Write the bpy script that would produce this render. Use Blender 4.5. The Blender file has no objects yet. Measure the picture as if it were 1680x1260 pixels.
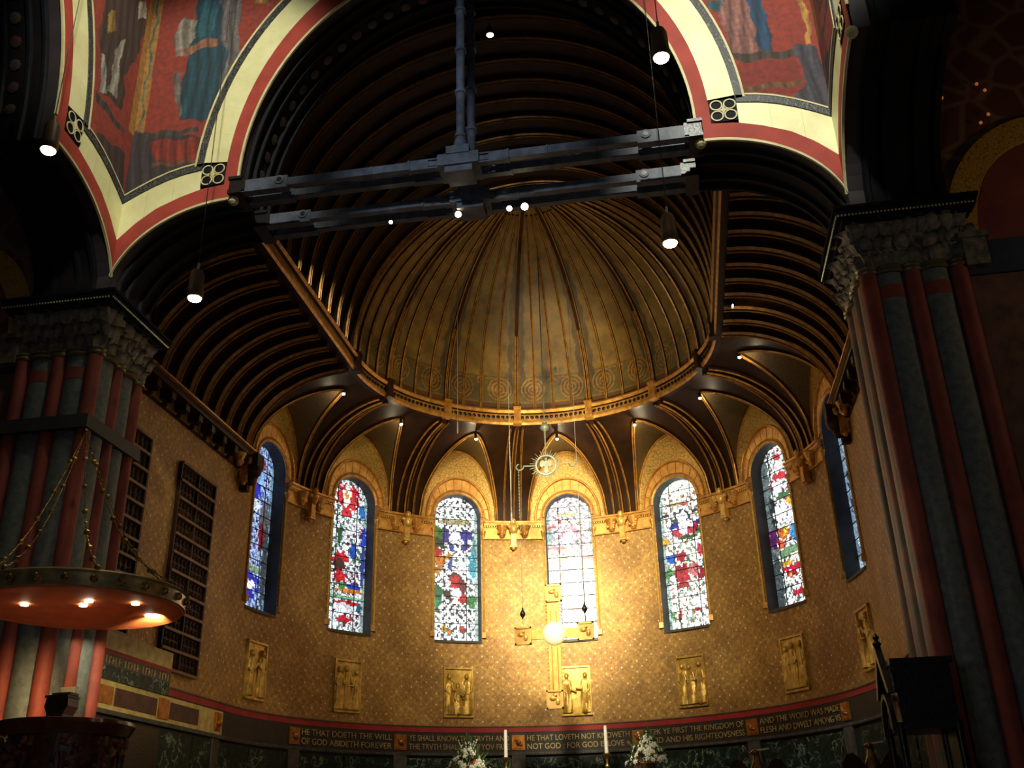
import bpy, math, random
import numpy as np
from mathutils import Vector, Matrix
random.seed(7); np.random.seed(7)
PI=math.pi; sin=math.sin; cos=math.cos; rad=math.radians
SC=bpy.context.scene; COL=SC.collection

# ------------------------------------------------------------------ camera
cam_d=bpy.data.cameras.new('camera'); cam=bpy.data.objects.new('camera',cam_d); COL.objects.link(cam)
CX,CY,CZ,YAW,PIT,ROLL,FPX=3.0771,-23.2448,1.6,-0.1535,0.4317,-0.0269,1651.9
fw=Vector((sin(YAW)*cos(PIT),cos(YAW)*cos(PIT),sin(PIT))); rt=Vector((cos(YAW),-sin(YAW),0)); up=rt.cross(fw)
r2=rt*cos(ROLL)+up*sin(ROLL); u2=-rt*sin(ROLL)+up*cos(ROLL)
M=Matrix((r2,u2,-fw)).transposed().to_4x4(); M.translation=(CX,CY,CZ); cam.matrix_world=M
cam_d.sensor_fit='HORIZONTAL'; cam_d.sensor_width=36; cam_d.lens=36*FPX/1680; cam_d.clip_end=200; cam_d.clip_start=.05
SC.camera=cam
# ------------------------------------------------------------------ world, exposure
w=bpy.data.worlds.new('world'); SC.world=w; w.use_nodes=True
w.node_tree.nodes['Background'].inputs[0].default_value=(.75,.85,1,1); w.node_tree.nodes['Background'].inputs[1].default_value=.012
SC.view_settings.view_transform='Standard'; SC.view_settings.look='None'; SC.view_settings.gamma=1; SC.view_settings.exposure=0
SC.view_settings.use_curve_mapping=False
WARM=(1,.74,.38)
def spot(name,loc,target,watts,deg,color=WARM,size=.08,blend=.6,parent=None):
    l=bpy.data.lights.new(name,'SPOT'); l.energy=watts; l.spot_size=rad(deg); l.spot_blend=blend; l.color=color; l.shadow_soft_size=size
    o=bpy.data.objects.new(name,l); COL.objects.link(o)
    o.location=loc; o.rotation_euler=(Vector(target)-Vector(loc)).to_track_quat('-Z','Y').to_euler()
    if parent is not None:
        o.parent=parent; o.location=Vector(loc)-parent.location
    return o
def point(name,loc,watts,color=WARM,size=.1):
    l=bpy.data.lights.new(name,'POINT'); l.energy=watts; l.color=color; l.shadow_soft_size=size
    o=bpy.data.objects.new(name,l); COL.objects.link(o); o.location=loc; return o
# sanctuary spots are tie-beam lamps; the others are unseen, added to brighten surfaces
spot('crossing_fill',(3.5,-19.5,19.5),(5.6,-8.8,14.4),8500,30,(1,1,.86),.3,.6)  # unseen, added with the next two to light the spandrels
spot('crossing_fill',(-.5,-19.5,19.5),(-5.5,-8.8,14.8),6000,32,(1,.98,.82),.3,.6)
spot('crossing_fill',(-1,-13.0,20.5),(-6.5,-10.2,14.5),800,45,(1,.9,.6),.3,.6)
spot('crossing_fill',(-2.5,-20.5,13.0),(0,-8.7,12.9),2400,24,(.86,.93,1),.3,.7)  # unseen, added with the next one to brighten tie beams and king posts
spot('crossing_fill',(0,-20.5,14.0),(0,-8.7,15.6),1700,14,(.84,.92,1),.3,.7)
spot('sanctuary_light',(-1.6,-7.3,12.0),(-.35,7.5,8.0),15500,21,(1,.92,.66),.6,1)
spot('sanctuary_light',(2.2,-7.3,12.0),(-.3,7.5,9.3),13500,38,(1,.87,.56),.6,1)
spot('sanctuary_light',(.7,-7.3,12.0),(.2,7.4,7.8),3600,66,(1,.82,.52),.6,1)
spot('sanctuary_light',(-.25,-7.3,12.0),(-3.4,6.5,12.5),1200,44,(1,.82,.5),.3,1)
spot('altar_fill',(.5,-6.5,12.0),(0,2.1,3.6),8000,26,(1,.92,.75),.3,1)  # added spot to brighten the altar flowers and candles
spot('dome_fill',(.4,-3.0,6.0),(.3,5.0,14.2),5200,32,(1,.82,.48),.3,1)  # unseen fill added to brighten the foot of the semidome
spot('choir_fill',(.5,-3.0,7.0),(-.6,4.2,16.0),900,70,(1,.76,.42),.3,1)  # this and the four below: unseen fills added for vault, walls and piers
spot('choir_fill',(-3.0,-3.0,3.5),(6.5,1.5,10.5),480,80,(1,.72,.38),.3,1)
spot('choir_fill',(-1.0,-1.0,6.5),(6.6,-7.9,7.6),1100,50,(1,.76,.48),.3,1)
spot('choir_fill',(0,-1.0,6.5),(-6.6,-7.9,8.6),260,40,(1,.76,.42),.3,1)
spot('choir_fill',(3.0,-3.0,3.5),(-6.5,1.5,9.0),320,80,(1,.72,.38),.3,1)
spot('nave_fill',(1.5,-20,3.0),(1.5,-8.8,7.5),240,110,(.92,.92,1),.6,1)  # unseen fill added for the crossing piers
point('transept_fill',(12.0,-11.0,9.5),75,(1,.72,.42),.3)  # unseen fill added to bring out the right transept arch

# ------------------------------------------------------------------ materials
def lin(c): return tuple(((x/255)/12.92 if x/255<=.04045 else (((x/255)+.055)/1.055)**2.4) for x in c)
MATS={}
class NT:
    def __init__(s,name):
        s.m=bpy.data.materials.new(name); s.m.use_nodes=True; s.t=s.m.node_tree; s.b=s.t.nodes['Principled BSDF']
    def n(s,t,**k):
        x=s.t.nodes.new(t)
        for a,v in k.items(): setattr(x,a,v)
        return x
    def l(s,a,b): s.t.links.new(a,b)
    def math(s,op,a,b=None,c=None):
        x=s.n('ShaderNodeMath',operation=op)
        for i,v in enumerate((a,b,c)):
            if v is None: continue
            if isinstance(v,(int,float)): x.inputs[i].default_value=v
            else: s.l(v,x.inputs[i])
        return x.outputs[0]
    def mix(s,f,a,b):
        x=s.n('ShaderNodeMix',data_type='RGBA')
        for i,v in ((0,f),(6,a),(7,b)):
            if isinstance(v,(int,float)): x.inputs[i].default_value=v
            elif isinstance(v,tuple): x.inputs[i].default_value=(*v[:3],1)
            else: s.l(v,x.inputs[i])
        return x.outputs[2]
    def noise(s,scale,detail=4,rough=.6,vec=None):
        x=s.n('ShaderNodeTexNoise'); x.inputs['Scale'].default_value=scale; x.inputs['Detail'].default_value=detail; x.inputs['Roughness'].default_value=rough
        if vec is None: vec=s.n('ShaderNodeTexCoord').outputs['Object']
        s.l(vec,x.inputs['Vector']); return x.outputs['Fac']
    def ramp(s,f,lo,hi): 
        x=s.n('ShaderNodeMapRange'); x.inputs[1].default_value=lo; x.inputs[2].default_value=hi; s.l(f,x.inputs[0]); return x.outputs[0]
    def bump(s,h,st=.3,d=.02):
        x=s.n('ShaderNodeBump'); x.inputs['Strength'].default_value=st; x.inputs['Distance'].default_value=d; s.l(h,x.inputs['Height']); s.l(x.outputs[0],s.b.inputs['Normal'])
def mat(name,c,c2=None,rough=.6,metal=0,scale=3,bump=0,bscale=None,lo=.35,hi=.65):
    if name in MATS: return MATS[name]
    g=NT(name); a=lin(c); b=lin(c2) if c2 else tuple(x*.6 for x in a)
    f=g.ramp(g.noise(scale,5),lo,hi)
    g.l(g.mix(f,a,b),g.b.inputs['Base Color']); g.b.inputs['Roughness'].default_value=rough; g.b.inputs['Metallic'].default_value=metal
    if bump: g.bump(g.noise(bscale or scale*4,4),bump)
    MATS[name]=g.m; return g.m
def emis(name,c,s):
    if name in MATS: return MATS[name]
    g=NT(name); g.b.inputs['Base Color'].default_value=(*lin(c),1); g.b.inputs['Emission Color'].default_value=(*lin(c),1); g.b.inputs['Emission Strength'].default_value=s
    MATS[name]=g.m; return g.m
def attrmat(name,rough=.7,metal=0,nscale=5,namp=.35,em=0,bump=0,gain=1.0):
    g=NT(name); a=g.n('ShaderNodeAttribute',attribute_name='Col')
    f=g.noise(nscale,6,.65)
    v=g.ramp(f,.3,.7); col=g.mix(g.math('ADD',g.math('MULTIPLY',v,namp),1-gain),a.outputs['Color'],(.02,.016,.012))
    g.l(col,g.b.inputs['Base Color']); g.b.inputs['Roughness'].default_value=rough; g.b.inputs['Metallic'].default_value=metal
    if em: g.l(col,g.b.inputs['Emission Color']); g.b.inputs['Emission Strength'].default_value=em
    if bump: g.bump(f,bump)
    MATS[name]=g.m; return g.m
wood=mat('dark_wood',(66,40,22),(42,24,14),.42,0,2.2,.15,30)
wood_dk=mat('black_wood',(28,20,16),(14,10,8),.35,0,6,.3,20)
ceil_w=mat('ceiling_boards',(60,40,24),(42,26,16),.5,0,1.6,.15,12)
cove_w=mat('cove_boards',(56,33,12),(38,22,8),.55,0,1.8,.2,14)
gilt=mat('gilding',(222,164,74),(168,112,46),.38,.35,6,.2,30)
gold=mat('bright_gold',(240,198,104),(208,162,76),.34,.4,8,.15,30)
brass=mat('brass',(196,160,84),(130,98,50),.28,.85,10,.1)
reliefm=mat('relief_gold',(226,186,92),(170,130,54),.36,.45,5,.25,24)
red_p=mat('red_band',(160,56,40),(140,46,34),.75,0,2.2,.1)
red_stripe=mat('red_stripe',(170,36,34),(140,28,26),.6,0,3)
cream=mat('gilded_cream',(226,222,172),(208,202,146),.5,.1,2.2,.15,8,.3,.7)
cream_line=mat('cream_line',(206,196,150),(180,170,120),.6)
purple=mat('plum_band',(44,32,36),(32,24,28),.7,0,3)
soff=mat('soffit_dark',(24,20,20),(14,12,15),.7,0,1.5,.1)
soff_b=mat('soffit_blue',(20,22,28),(13,14,19),.65,0,4)
iron=mat('blue_black_timber',(86,94,108),(56,62,74),.5,0,5,.25,26)
redstone=mat('red_sandstone',(138,58,42),(110,46,34),.7,0,3,.15,30)
greystone=mat('grey_granite',(104,110,104),(76,84,82),.65,0,9,.15,60)
litstone=mat('lit_mottled_stone',(150,100,70),(92,96,84),.7,0,2.6,.1,30)  # warm chancel light on the right pier's inner shafts mixed into this colour
capstone=mat('carved_stone',(118,110,92),(64,58,50),.65,0,8,.4,30)
brown_wall=mat('brown_plaster',(104,70,52),(76,50,38),.8,0,4,.1)
tymp=mat('tympanum_red',(120,52,38),(100,42,32),.8,0,2)
bluebl=mat('blue_plaster',(34,46,66),(26,36,52),.8)
def marble_mat():
    g=NT('green_marble'); a=g.noise(3.2,6,.65); b=g.noise(1.4,4,.6)
    v=g.ramp(g.math('ABSOLUTE',g.math('SUBTRACT',a,.5)),.022,.0); k=g.ramp(b,.45,.6)
    c=g.mix(g.ramp(g.noise(6,5),.35,.65),lin((14,24,20)),lin((34,52,44)))
    g.l(g.mix(g.math('MULTIPLY',g.math('MAXIMUM',v,0.0),k),c,lin((150,172,150))),g.b.inputs['Base Color']); g.b.inputs['Roughness'].default_value=.45; g.b.inputs['Specular IOR Level'].default_value=.2; MATS['marble']=g.m; return g.m
marble=marble_mat()
greym=mat('grey_marble',(84,80,72),(52,50,46),.6,0,5)
band_m=mat('inscription_marble',(48,38,30),(32,27,24),.6,0,4)
letter=mat('letter_gold',(196,176,120),(160,138,84),.4,.4)
plaque=mat('plaque_gold',(190,124,48),(140,84,34),.4,.5,6,.4,20)
stonefl=mat('stone_floor',(120,104,84),(90,76,60),.5,0,1.5)
jambm=mat('window_reveal',(58,56,58),(40,38,40),.6)
leadm=mat('lead_bar',(14,14,16),(10,10,10),.6)
ivory=mat('candle_wax',(236,228,204),(226,214,184),.5)
ltgreen=mat('verdigris_silver',(92,98,82),(70,76,62),.5,.2,8,.1)
white_c=mat('white_cable',(120,120,114),(100,100,96),.5)
flower_w=mat('white_petals',(246,244,226),(226,226,190),.6,0,8)
flower_o=mat('orange_petals',(220,130,60),(200,100,40),.6)
leafg=mat('leaf_green',(70,96,40),(40,62,24),.6,0,8)
canopy_u=mat('canopy_underside',(226,124,60),(190,96,46),.6,0,2)
carvem=mat('carved_mahogany',(116,56,40),(56,26,18),.35,0,7,.5,18)
carve_hi=mat('carved_highlight',(150,104,66),(100,62,38),.4,0,10,.4,20)  # lighter copy of the mahogany, painting highlights on the pulpit carving
creamst=mat('cream_parapet',(226,204,124),(190,160,92),.6,0,5)
lampglow=emis('lamp_glow',(255,246,214),30)
spotglow=emis('spot_glow',(255,240,200),25)
pageglow=mat('book_pages',(255,246,200),(250,236,180),.6)
can_m=mat('lamp_can',(120,92,66),(80,62,48),.5,.2)
fresco=attrmat('fresco_paint',.85,0,9,.5,bump=.1,gain=.84)
domepaint=attrmat('dome_paint',.5,0,3,.55,bump=.1)
def glass_mat():
    g=NT('stained_glass'); a=g.n('ShaderNodeAttribute',attribute_name='Col'); tc=g.n('ShaderNodeTexCoord').outputs['Object']
    nz=g.n('ShaderNodeTexNoise'); nz.inputs['Scale'].default_value=3; g.l(tc,nz.inputs['Vector'])
    mx=g.n('ShaderNodeVectorMath',operation='MULTIPLY_ADD'); g.l(nz.outputs['Color'],mx.inputs[0]); mx.inputs[1].default_value=(.3,.3,.3); g.l(tc,mx.inputs[2])
    v=g.n('ShaderNodeTexVoronoi',feature='DISTANCE_TO_EDGE'); v.inputs['Scale'].default_value=9; g.l(mx.outputs[0],v.inputs['Vector'])
    c=g.n('ShaderNodeTexVoronoi'); c.inputs['Scale'].default_value=9; g.l(mx.outputs[0],c.inputs['Vector'])
    sp=g.n('ShaderNodeSeparateColor'); g.l(c.outputs['Color'],sp.inputs[0])
    tone=g.math('ADD',g.math('MULTIPLY',g.ramp(sp.outputs[0],.0,.6),.5),.5)
    f=g.math('MULTIPLY',g.ramp(v.outputs['Distance'],.015,.06),tone)
    col=g.mix(f,(.004,.004,.006),a.outputs['Color']); g.l(col,g.b.inputs['Emission Color']); g.b.inputs['Emission Strength'].default_value=1.25
    g.b.inputs['Base Color'].default_value=(.03,.03,.04,1); g.b.inputs['Roughness'].default_value=.3; MATS['glass']=g.m; return g.m
glassm=glass_mat()

# apse wall: gold ground strewn with small rosettes (uv in metres)
def apse_mat():
    g=NT('diapered_gold_wall'); uv=g.n('ShaderNodeUVMap',uv_map='UVMap').outputs[0]; sp=g.n('ShaderNodeSeparateXYZ'); g.l(uv,sp.inputs[0])
    P=.31
    def lattice(ox,oz,r0,r1):
        fx=g.math('SUBTRACT',g.math('FRACT',g.math('ADD',g.math('DIVIDE',sp.outputs[0],P),ox+100)),.5)
        fz=g.math('SUBTRACT',g.math('FRACT',g.math('ADD',g.math('DIVIDE',sp.outputs[1],P),oz+100)),.5)
        d=g.math('SQRT',g.math('ADD',g.math('MULTIPLY',fx,fx),g.math('MULTIPLY',fz,fz)))
        o=g.math('LESS_THAN',d,r1)
        return o if r0==0 else g.math('SUBTRACT',o,g.math('LESS_THAN',d,r0))
    n1=g.ramp(g.noise(1.1,6,.7),.35,.65); n2=g.ramp(g.noise(10,6,.8),.4,.62)
    base=g.mix(n1,lin((206,160,80)),lin((160,118,58)))
    base=g.mix(g.math('MULTIPLY',n2,.7),base,lin((104,74,40)))
    ring=lattice(.5,0,.2,.26); dia=lattice(0,.5,0,.15); core=lattice(0,.5,0,.07); dot=lattice(0,0,0,.075); dot2=lattice(.5,.5,0,.075)
    c=g.mix(g.math('MULTIPLY',ring,.38),base,lin((96,60,30)))
    c=g.mix(g.math('MULTIPLY',dia,.32),c,lin((92,66,58)))
    k=g.ramp(g.noise(9,2),.42,.58)
    c=g.mix(g.math('MULTIPLY',g.math('ADD',dot,dot2),g.math('MULTIPLY',k,.7)),c,lin((255,236,200)))
    g.l(c,g.b.inputs['Base Color']); g.b.inputs['Metallic'].default_value=.3; g.b.inputs['Roughness'].default_value=.48
    g.bump(n2,.25,.02); MATS['apse']=g.m; return g.m
apsem=apse_mat()
for q_ in (wood,ceil_w,cove_w,soff,soff_b): q_.node_tree.nodes['Principled BSDF'].inputs['Specular IOR Level'].default_value=.12

def scroll_mat(name,c,c2,scale,thr=.08,metal=.35):
    g=NT(name); v=g.n('ShaderNodeTexVoronoi',feature='DISTANCE_TO_EDGE'); v.inputs['Scale'].default_value=scale
    g.l(g.n('ShaderNodeTexCoord').outputs['Object'],v.inputs['Vector'])
    f=g.ramp(v.outputs['Distance'],thr*.4,thr)
    g.l(g.mix(f,lin(c2),lin(c)),g.b.inputs['Base Color']); g.b.inputs['Metallic'].default_value=metal; g.b.inputs['Roughness'].default_value=.45
    g.bump(f,.3,.01); MATS[name]=g.m; return g.m
lunm=scroll_mat('scrolled_gold',(216,172,88),(158,124,60),11,.10)
webm=scroll_mat('painted_web',(100,84,56),(84,68,42),8,.06,.1)
borderm=scroll_mat('dark_scallop_border',(24,26,34),(84,84,78),20,.1,0)
blockm=scroll_mat('tile_star_block',(34,38,56),(206,206,178),9,.07,0)
vouss=mat('archivolt_gold',(232,178,92),(200,140,64),.45,.35,5,.15,20)
grillm=scroll_mat('carved_grille',(104,70,42),(40,26,16),9,.12,.1)
transc=scroll_mat('painted_transept_vault',(92,52,34),(120,84,60),1.6,.1,0)
goldarch=scroll_mat('stencilled_gold_arch',(196,146,50),(120,88,32),16,.06,.2)

# ------------------------------------------------------------------ mesh builder
class MB:
    def __init__(s): s.v=[]; s.f=[]; s.m=[]; s.mi=0; s.c=None; s.uv=None
    def add(s,vs,fs,mi=None):
        o=len(s.v); s.v+= [tuple(p) for p in vs]; s.f+=[tuple(i+o for i in f) for f in fs]; s.m+=[s.mi if mi is None else mi]*len(fs); return s
    def box(s,c,d,mtx=None,taper=1):
        x,y,z=(k/2 for k in d); vs=[]
        for k,(a,b,e) in enumerate([(-1,-1,-1),(1,-1,-1),(1,1,-1),(-1,1,-1),(-1,-1,1),(1,-1,1),(1,1,1),(-1,1,1)]):
            t=taper if e>0 else 1
            v=Vector((a*x*t,b*y*t,e*z)); v=(mtx@v if mtx else v)+Vector(c); vs.append(v)
        return s.add(vs,[(0,3,2,1),(4,5,6,7),(0,1,5,4),(1,2,6,5),(2,3,7,6),(3,0,4,7)])
    def tube(s,a,b,r,r2=None,n=10,cap=True):
        a=Vector(a);b=Vector(b); d=(b-a).normalized(); x=d.orthogonal().normalized(); y=d.cross(x); r2=r if r2 is None else r2; vs=[]
        for p,q in ((a,r),(b,r2)):
            for k in range(n): t=2*PI*k/n; vs.append(p+(x*cos(t)+y*sin(t))*q)
        fs=[(k,(k+1)%n,n+(k+1)%n,n+k) for k in range(n)]
        if cap: fs+=[tuple(range(n-1,-1,-1)),tuple(range(n,2*n))]
        return s.add(vs,fs)
    def lathe(s,c,prof,n=16,axis=None,sx=1,sy=1):
        vs=[];c=Vector(c)
        q=Vector((0,0,1)).rotation_difference(Vector(axis)) if axis is not None else None
        for r,z in prof:
            for k in range(n):
                t=2*PI*k/n; v=Vector((r*cos(t)*sx,r*sin(t)*sy,z)); vs.append((q@v if q else v)+c)
        m=len(prof); fs=[(i*n+k,i*n+(k+1)%n,(i+1)*n+(k+1)%n,(i+1)*n+k) for i in range(m-1) for k in range(n)]
        fs+=[tuple(range(n-1,-1,-1)),tuple((m-1)*n+k for k in range(n))]
        return s.add(vs,fs)
    def ball(s,c,r,n=10,sc=(1,1,1)):
        return s.lathe(c,[(max(r*sin(PI*i/6),r*.02)*1.0,-r*cos(PI*i/6)*sc[2]) for i in range(7)],n,None,sc[0],sc[1])
    def sweep(s,pts,sec,B,N,closed=False,mats=None,cap=True):
        # sec: polygon of (b,n) offsets, B/N per-point frames
        k=len(sec); vs=[]
        for p,b,n in zip(pts,B,N):
            p=Vector(p)
            for q in sec: vs.append(p+Vector(b)*q[0]+Vector(n)*q[1])
        o=len(s.v); s.v+=[tuple(v) for v in vs]; L=len(pts)
        for i in range(L-(0 if closed else 1)):
            j=(i+1)%L
            for e in range(k):
                f=(e+1)%k; s.f.append((o+i*k+e,o+i*k+f,o+j*k+f,o+j*k+e)); s.m.append(mats[e] if mats else s.mi)
        if cap and not closed:
            s.f.append(tuple(o+e for e in range(k))); s.m.append(0); s.f.append(tuple(o+(L-1)*k+e for e in reversed(range(k)))); s.m.append(0)
        return s
    def grid(s,fn,U,V,mi=None):
        nu,nv=len(U),len(V); vs=[fn(a,b) for a in U for b in V]
        return s.add(vs,[(i*nv+j,(i+1)*nv+j,(i+1)*nv+j+1,i*nv+j+1) for i in range(nu-1) for j in range(nv-1)],mi)
    def prism(s,poly,fn,d0,d1):
        # poly: 2-D points, fn(x,y,depth)->3-D
        n=len(poly); vs=[fn(x,y,d0) for x,y in poly]+[fn(x,y,d1) for x,y in poly]
        fs=[tuple(range(n)),tuple(range(2*n-1,n-1,-1))]+[(k,(k+1)%n,n+(k+1)%n,n+k) for k in range(n)]
        return s.add(vs,fs)
    def mesh(s,name,mats,smooth=False):
        me=bpy.data.meshes.new(name); me.from_pydata(s.v,[],s.f)
        if not isinstance(mats,(list,tuple)): mats=[mats]
        for m in mats: me.materials.append(m)
        if len(mats)>1: me.polygons.foreach_set('material_index',s.m)
        if smooth: me.shade_smooth(); me.set_sharp_from_angle(angle=rad(smooth if smooth is not True else 40))
        me.update(); return me
def link(name,me,parent=None,loc=None,rot=None,sc=None):
    o=bpy.data.objects.new(name,me); COL.objects.link(o)
    if parent is not None: o.parent=parent
    if loc is not None: o.location=loc
    if rot is not None: o.rotation_euler=rot
    if sc is not None: o.scale=sc
    return o
def part(name,mb,mats,parent=None,smooth=False,kind=None):
    # geometry given in world space; children are stored relative to their (unrotated) parents
    off=Vector((0,0,0)); p=parent
    while p is not None: off+=p.location; p=p.parent
    if off.length>1e-9: mb.v=[(a-off.x,b-off.y,c-off.z) for a,b,c in mb.v]
    o=link(name,mb.mesh(name,mats,smooth),parent)
    if kind: o['kind']=kind
    return o
def tag(o,label,cat,group=None,kind=None):
    o['label']=label
    if cat: o['category']=cat
    if group: o['group']=group
    if kind: o['kind']=kind
    return o
def empty(name,loc,label,cat,group=None,kind=None):
    o=bpy.data.objects.new(name,None); COL.objects.link(o); o.location=loc; o.empty_display_size=.1; return tag(o,label,cat,group,kind)
def paint(o,fn):
    me=o.data; n=len(me.vertices); co=np.empty(n*3); me.vertices.foreach_get('co',co); co=co.reshape(-1,3)
    c=fn(co); a=me.color_attributes.new('Col','FLOAT_COLOR','POINT'); a.data.foreach_set('color',np.concatenate([c,np.ones((n,1))],1).ravel())
def inpoly(x,y,poly):
    r=np.zeros(len(x),bool); n=len(poly)
    for i in range(n):
        x0,y0=poly[i]; x1,y1=poly[(i+1)%n]
        if y0==y1: continue
        c=((y0>y)!=(y1>y))&(x<(x1-x0)*(y-y0)/(y1-y0)+x0); r^=c
    return r

# ------------------------------------------------------------------ constants
R=7.5; D=.4705; A=.735; SILL=7.27; SPR=11.13; R1=4.77; ZW=11.0; ZR=13.2; ZT=13.7
TH=3.5*D; YF=-7.3; YC=-8.8
def cyl(th,z,r=R): return Vector((r*sin(th),r*cos(th),z))
def radial(th): return Vector((sin(th),cos(th),0))
def tang(th): return Vector((cos(th),-sin(th),0))
def S(s,z,r=R): return cyl(s/R,z,r)
def arch_z(s): return SPR+math.sqrt(max(A*A-s*s,0))
def lun_z(s): return 11.0+2.35*math.sqrt(max(1-(s/1.25)**2,0))
BAY=R*D
# ------------------------------------------------------------------ floor
f=MB(); f.box((0,-20,-.1),(40,30,.2)); o=part('floor',f,stonefl); tag(o,'stone church floor of the crossing below the frame','floor',None,'structure')
f=MB(); f.box((0,.5,.5),(15,16,1.0)); o=part('floor',f,stonefl); tag(o,'raised chancel floor under the altar','floor',None,'structure')

# ------------------------------------------------------------------ apse wall
def curved(mb,pts_s,zlo,zhi,r=R):
    # vertical strips following the cylinder, with uv-friendly coordinates
    for a,b in zip(pts_s[:-1],pts_s[1:]):
        mb.add([S(a,zlo(a),r),S(b,zlo(b),r),S(b,zhi(b),r),S(a,zhi(a),r)],[(0,1,2,3)])
wa=MB(); uvs=[]
for k in range(-3,4):
    c=k*BAY
    cols=sorted(set([round(x,5) for x in list(np.linspace(-BAY/2,-1.25,5))+list(np.linspace(-1.25,-.735,9))+[-.735*cos(t) for t in np.linspace(0,PI,25)]+list(np.linspace(.735,1.25,9))+list(np.linspace(1.25,BAY/2,5))+[1.25*cos(t) for t in np.linspace(.05,PI/3,7)]+[-1.25*cos(t) for t in np.linspace(.05,PI/3,7)]]))
    for a,b in zip(cols[:-1],cols[1:]):
        m=(a+b)/2; top=lambda s: lun_z(s) if abs(s)<=1.25 else 11.0
        if abs(m)<A:
            segs=[(4.8,SILL,4.8,SILL),(arch_z(a),top(a),arch_z(b),top(b))]
        else: segs=[(4.8,top(a),4.8,top(b))]
        for z0,z1,z2,z3 in segs:
            wa.add([S(c+a,z0),S(c+b,z2),S(c+b,z3),S(c+a,z1)],[(0,1,2,3)])
            uvs+=[(c+a,z0),(c+b,z2),(c+b,z3),(c+a,z1)]
wall=part('wall_apse',wa,apsem); tag(wall,'curved apse wall, gold ground strewn with small rosettes','wall',None,'structure')
uvl=wall.data.uv_layers.new(name='UVMap'); arr=np.array(uvs).ravel(); uvl.data.foreach_set('uv',arr)
# dado below the wall: red stripe, inscription band, plaques, marble panels
def arcstrip(mb,s0,s1,z0,z1,r0,r1,n=24):
    ss=np.linspace(s0,s1,n+1)
    sec=[(0,0)]
    vs=[];
    for s in ss:
        for z,r in ((z0,r0),(z0,r1),(z1,r1),(z1,r0)): vs.append(S(s,z,r))
    fs=[(i*4+e,i*4+(e+1)%4,(i+1)*4+(e+1)%4,(i+1)*4+e) for i in range(n) for e in range(4)]+[(0,1,2,3),(4*n+3,4*n+2,4*n+1,4*n)]
    mb.add(vs,fs)
SM=TH*R
m=MB(); arcstrip(m,-SM,SM,4.66,4.80,R-.03,R+.2,90); part('red_stripe',m,red_stripe,wall)
m=MB(); arcstrip(m,-SM,SM,4.80,4.83,R-.05,R+.2,90); part('thin_moulding',m,greym,wall)
m=MB(); arcstrip(m,-SM,SM,4.10,4.66,R-.02,R+.2,90); part('inscription_band',m,band_m,wall)
m=MB(); arcstrip(m,-SM,SM,4.03,4.10,R-.06,R+.2,90)
part('beaded_moulding',m,greym,wall)
bead=MB(); bead.ball((0,0,0),.022,6); bead=bead.mesh('bead',greym)
m=MB()
for s in np.arange(-SM,SM,.09): m.ball(S(s,4.065,R-.06),.022,5)
part('bead_row',m,greym,wall,kind='stuff')
for k in range(-4,4):
    s=(k+.5)*BAY
    m=MB(); arcstrip(m,s-.19,s+.19,4.17,4.58,R-.05,R,4); arcstrip(m,s-.15,s+.15,4.21,4.54,R-.07,R-.04,4)
    m.ball(S(s,4.37,R-.08),.08,8); m.ball(S(s-.08,4.44,R-.08),.04,6); m.ball(S(s+.07,4.32,R-.08),.05,6)
    part('gilt_plaque',m,plaque,wall)
    m=MB(); arcstrip(m,s-.2,s+.2,1.0,4.03,R-.05,R+.1,4); part('grey_pilaster',m,greym,wall)
for k in range(-3,4):
    for j in range(2):
        s0=k*BAY-BAY/2+.2+j*(BAY-.4)/2; s1=s0+(BAY-.4)/2
        m=MB(); arcstrip(m,s0+.02,s1-.02,1.0,3.95,R-.02,R+.1,8); part('marble_panel',m,marble,wall)
m=MB(); arcstrip(m,-SM,SM,1.0,4.1,R+.05,R+.2,60); part('dado_backing',m,band_m,wall)
def lettering(txt,s0,s1,z,h,parent):
    cu=bpy.data.curves.new('txt','FONT'); cu.body=txt; cu.size=1; cu.extrude=.02
    to=bpy.data.objects.new('txt',cu); me=bpy.data.meshes.new_from_object(to); bpy.data.objects.remove(to); bpy.data.curves.remove(cu)
    n=len(me.vertices); co=np.empty(n*3); me.vertices.foreach_get('co',co); co=co.reshape(-1,3)
    x0,x1=co[:,0].min(),co[:,0].max(); y0,y1=0,co[:,1].max()
    s=s0+(co[:,0]-x0)/(x1-x0)*(s1-s0); zz=z+(co[:,1]-y0)/(y1-y0)*h; r=R-.035-co[:,2]*.5
    out=np.stack([r*np.sin(s/R),r*np.cos(s/R),zz],1); me.vertices.foreach_set('co',out.ravel()); me.materials.clear(); me.materials.append(letter); me.update()
    return link('lettering',me,parent)
TXT={-2:("HE THAT DOETH THE WILL","OF GOD ABIDETH FOREVER"),-1:("YE SHALL KNOW THE TRVTH AND","THE TRVTH SHALL MAKE YOV FREE"),0:("HE THAT LOVETH NOT KNOWETH","NOT GOD : FOR GOD IS LOVE +"),
     1:("SEEK YE FIRST THE KINGDOM OF","GOD AND HIS RIGHTEOVSNESS"),2:("AND THE WORD WAS MADE","FLESH AND DWELT AMONG VS")}
for k,(a,b) in TXT.items():
    c=k*BAY; lettering(a,c-1.5,c+1.5,4.42,.15,wall); lettering(b,c-1.5,c+1.5,4.19,.15,wall)

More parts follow.
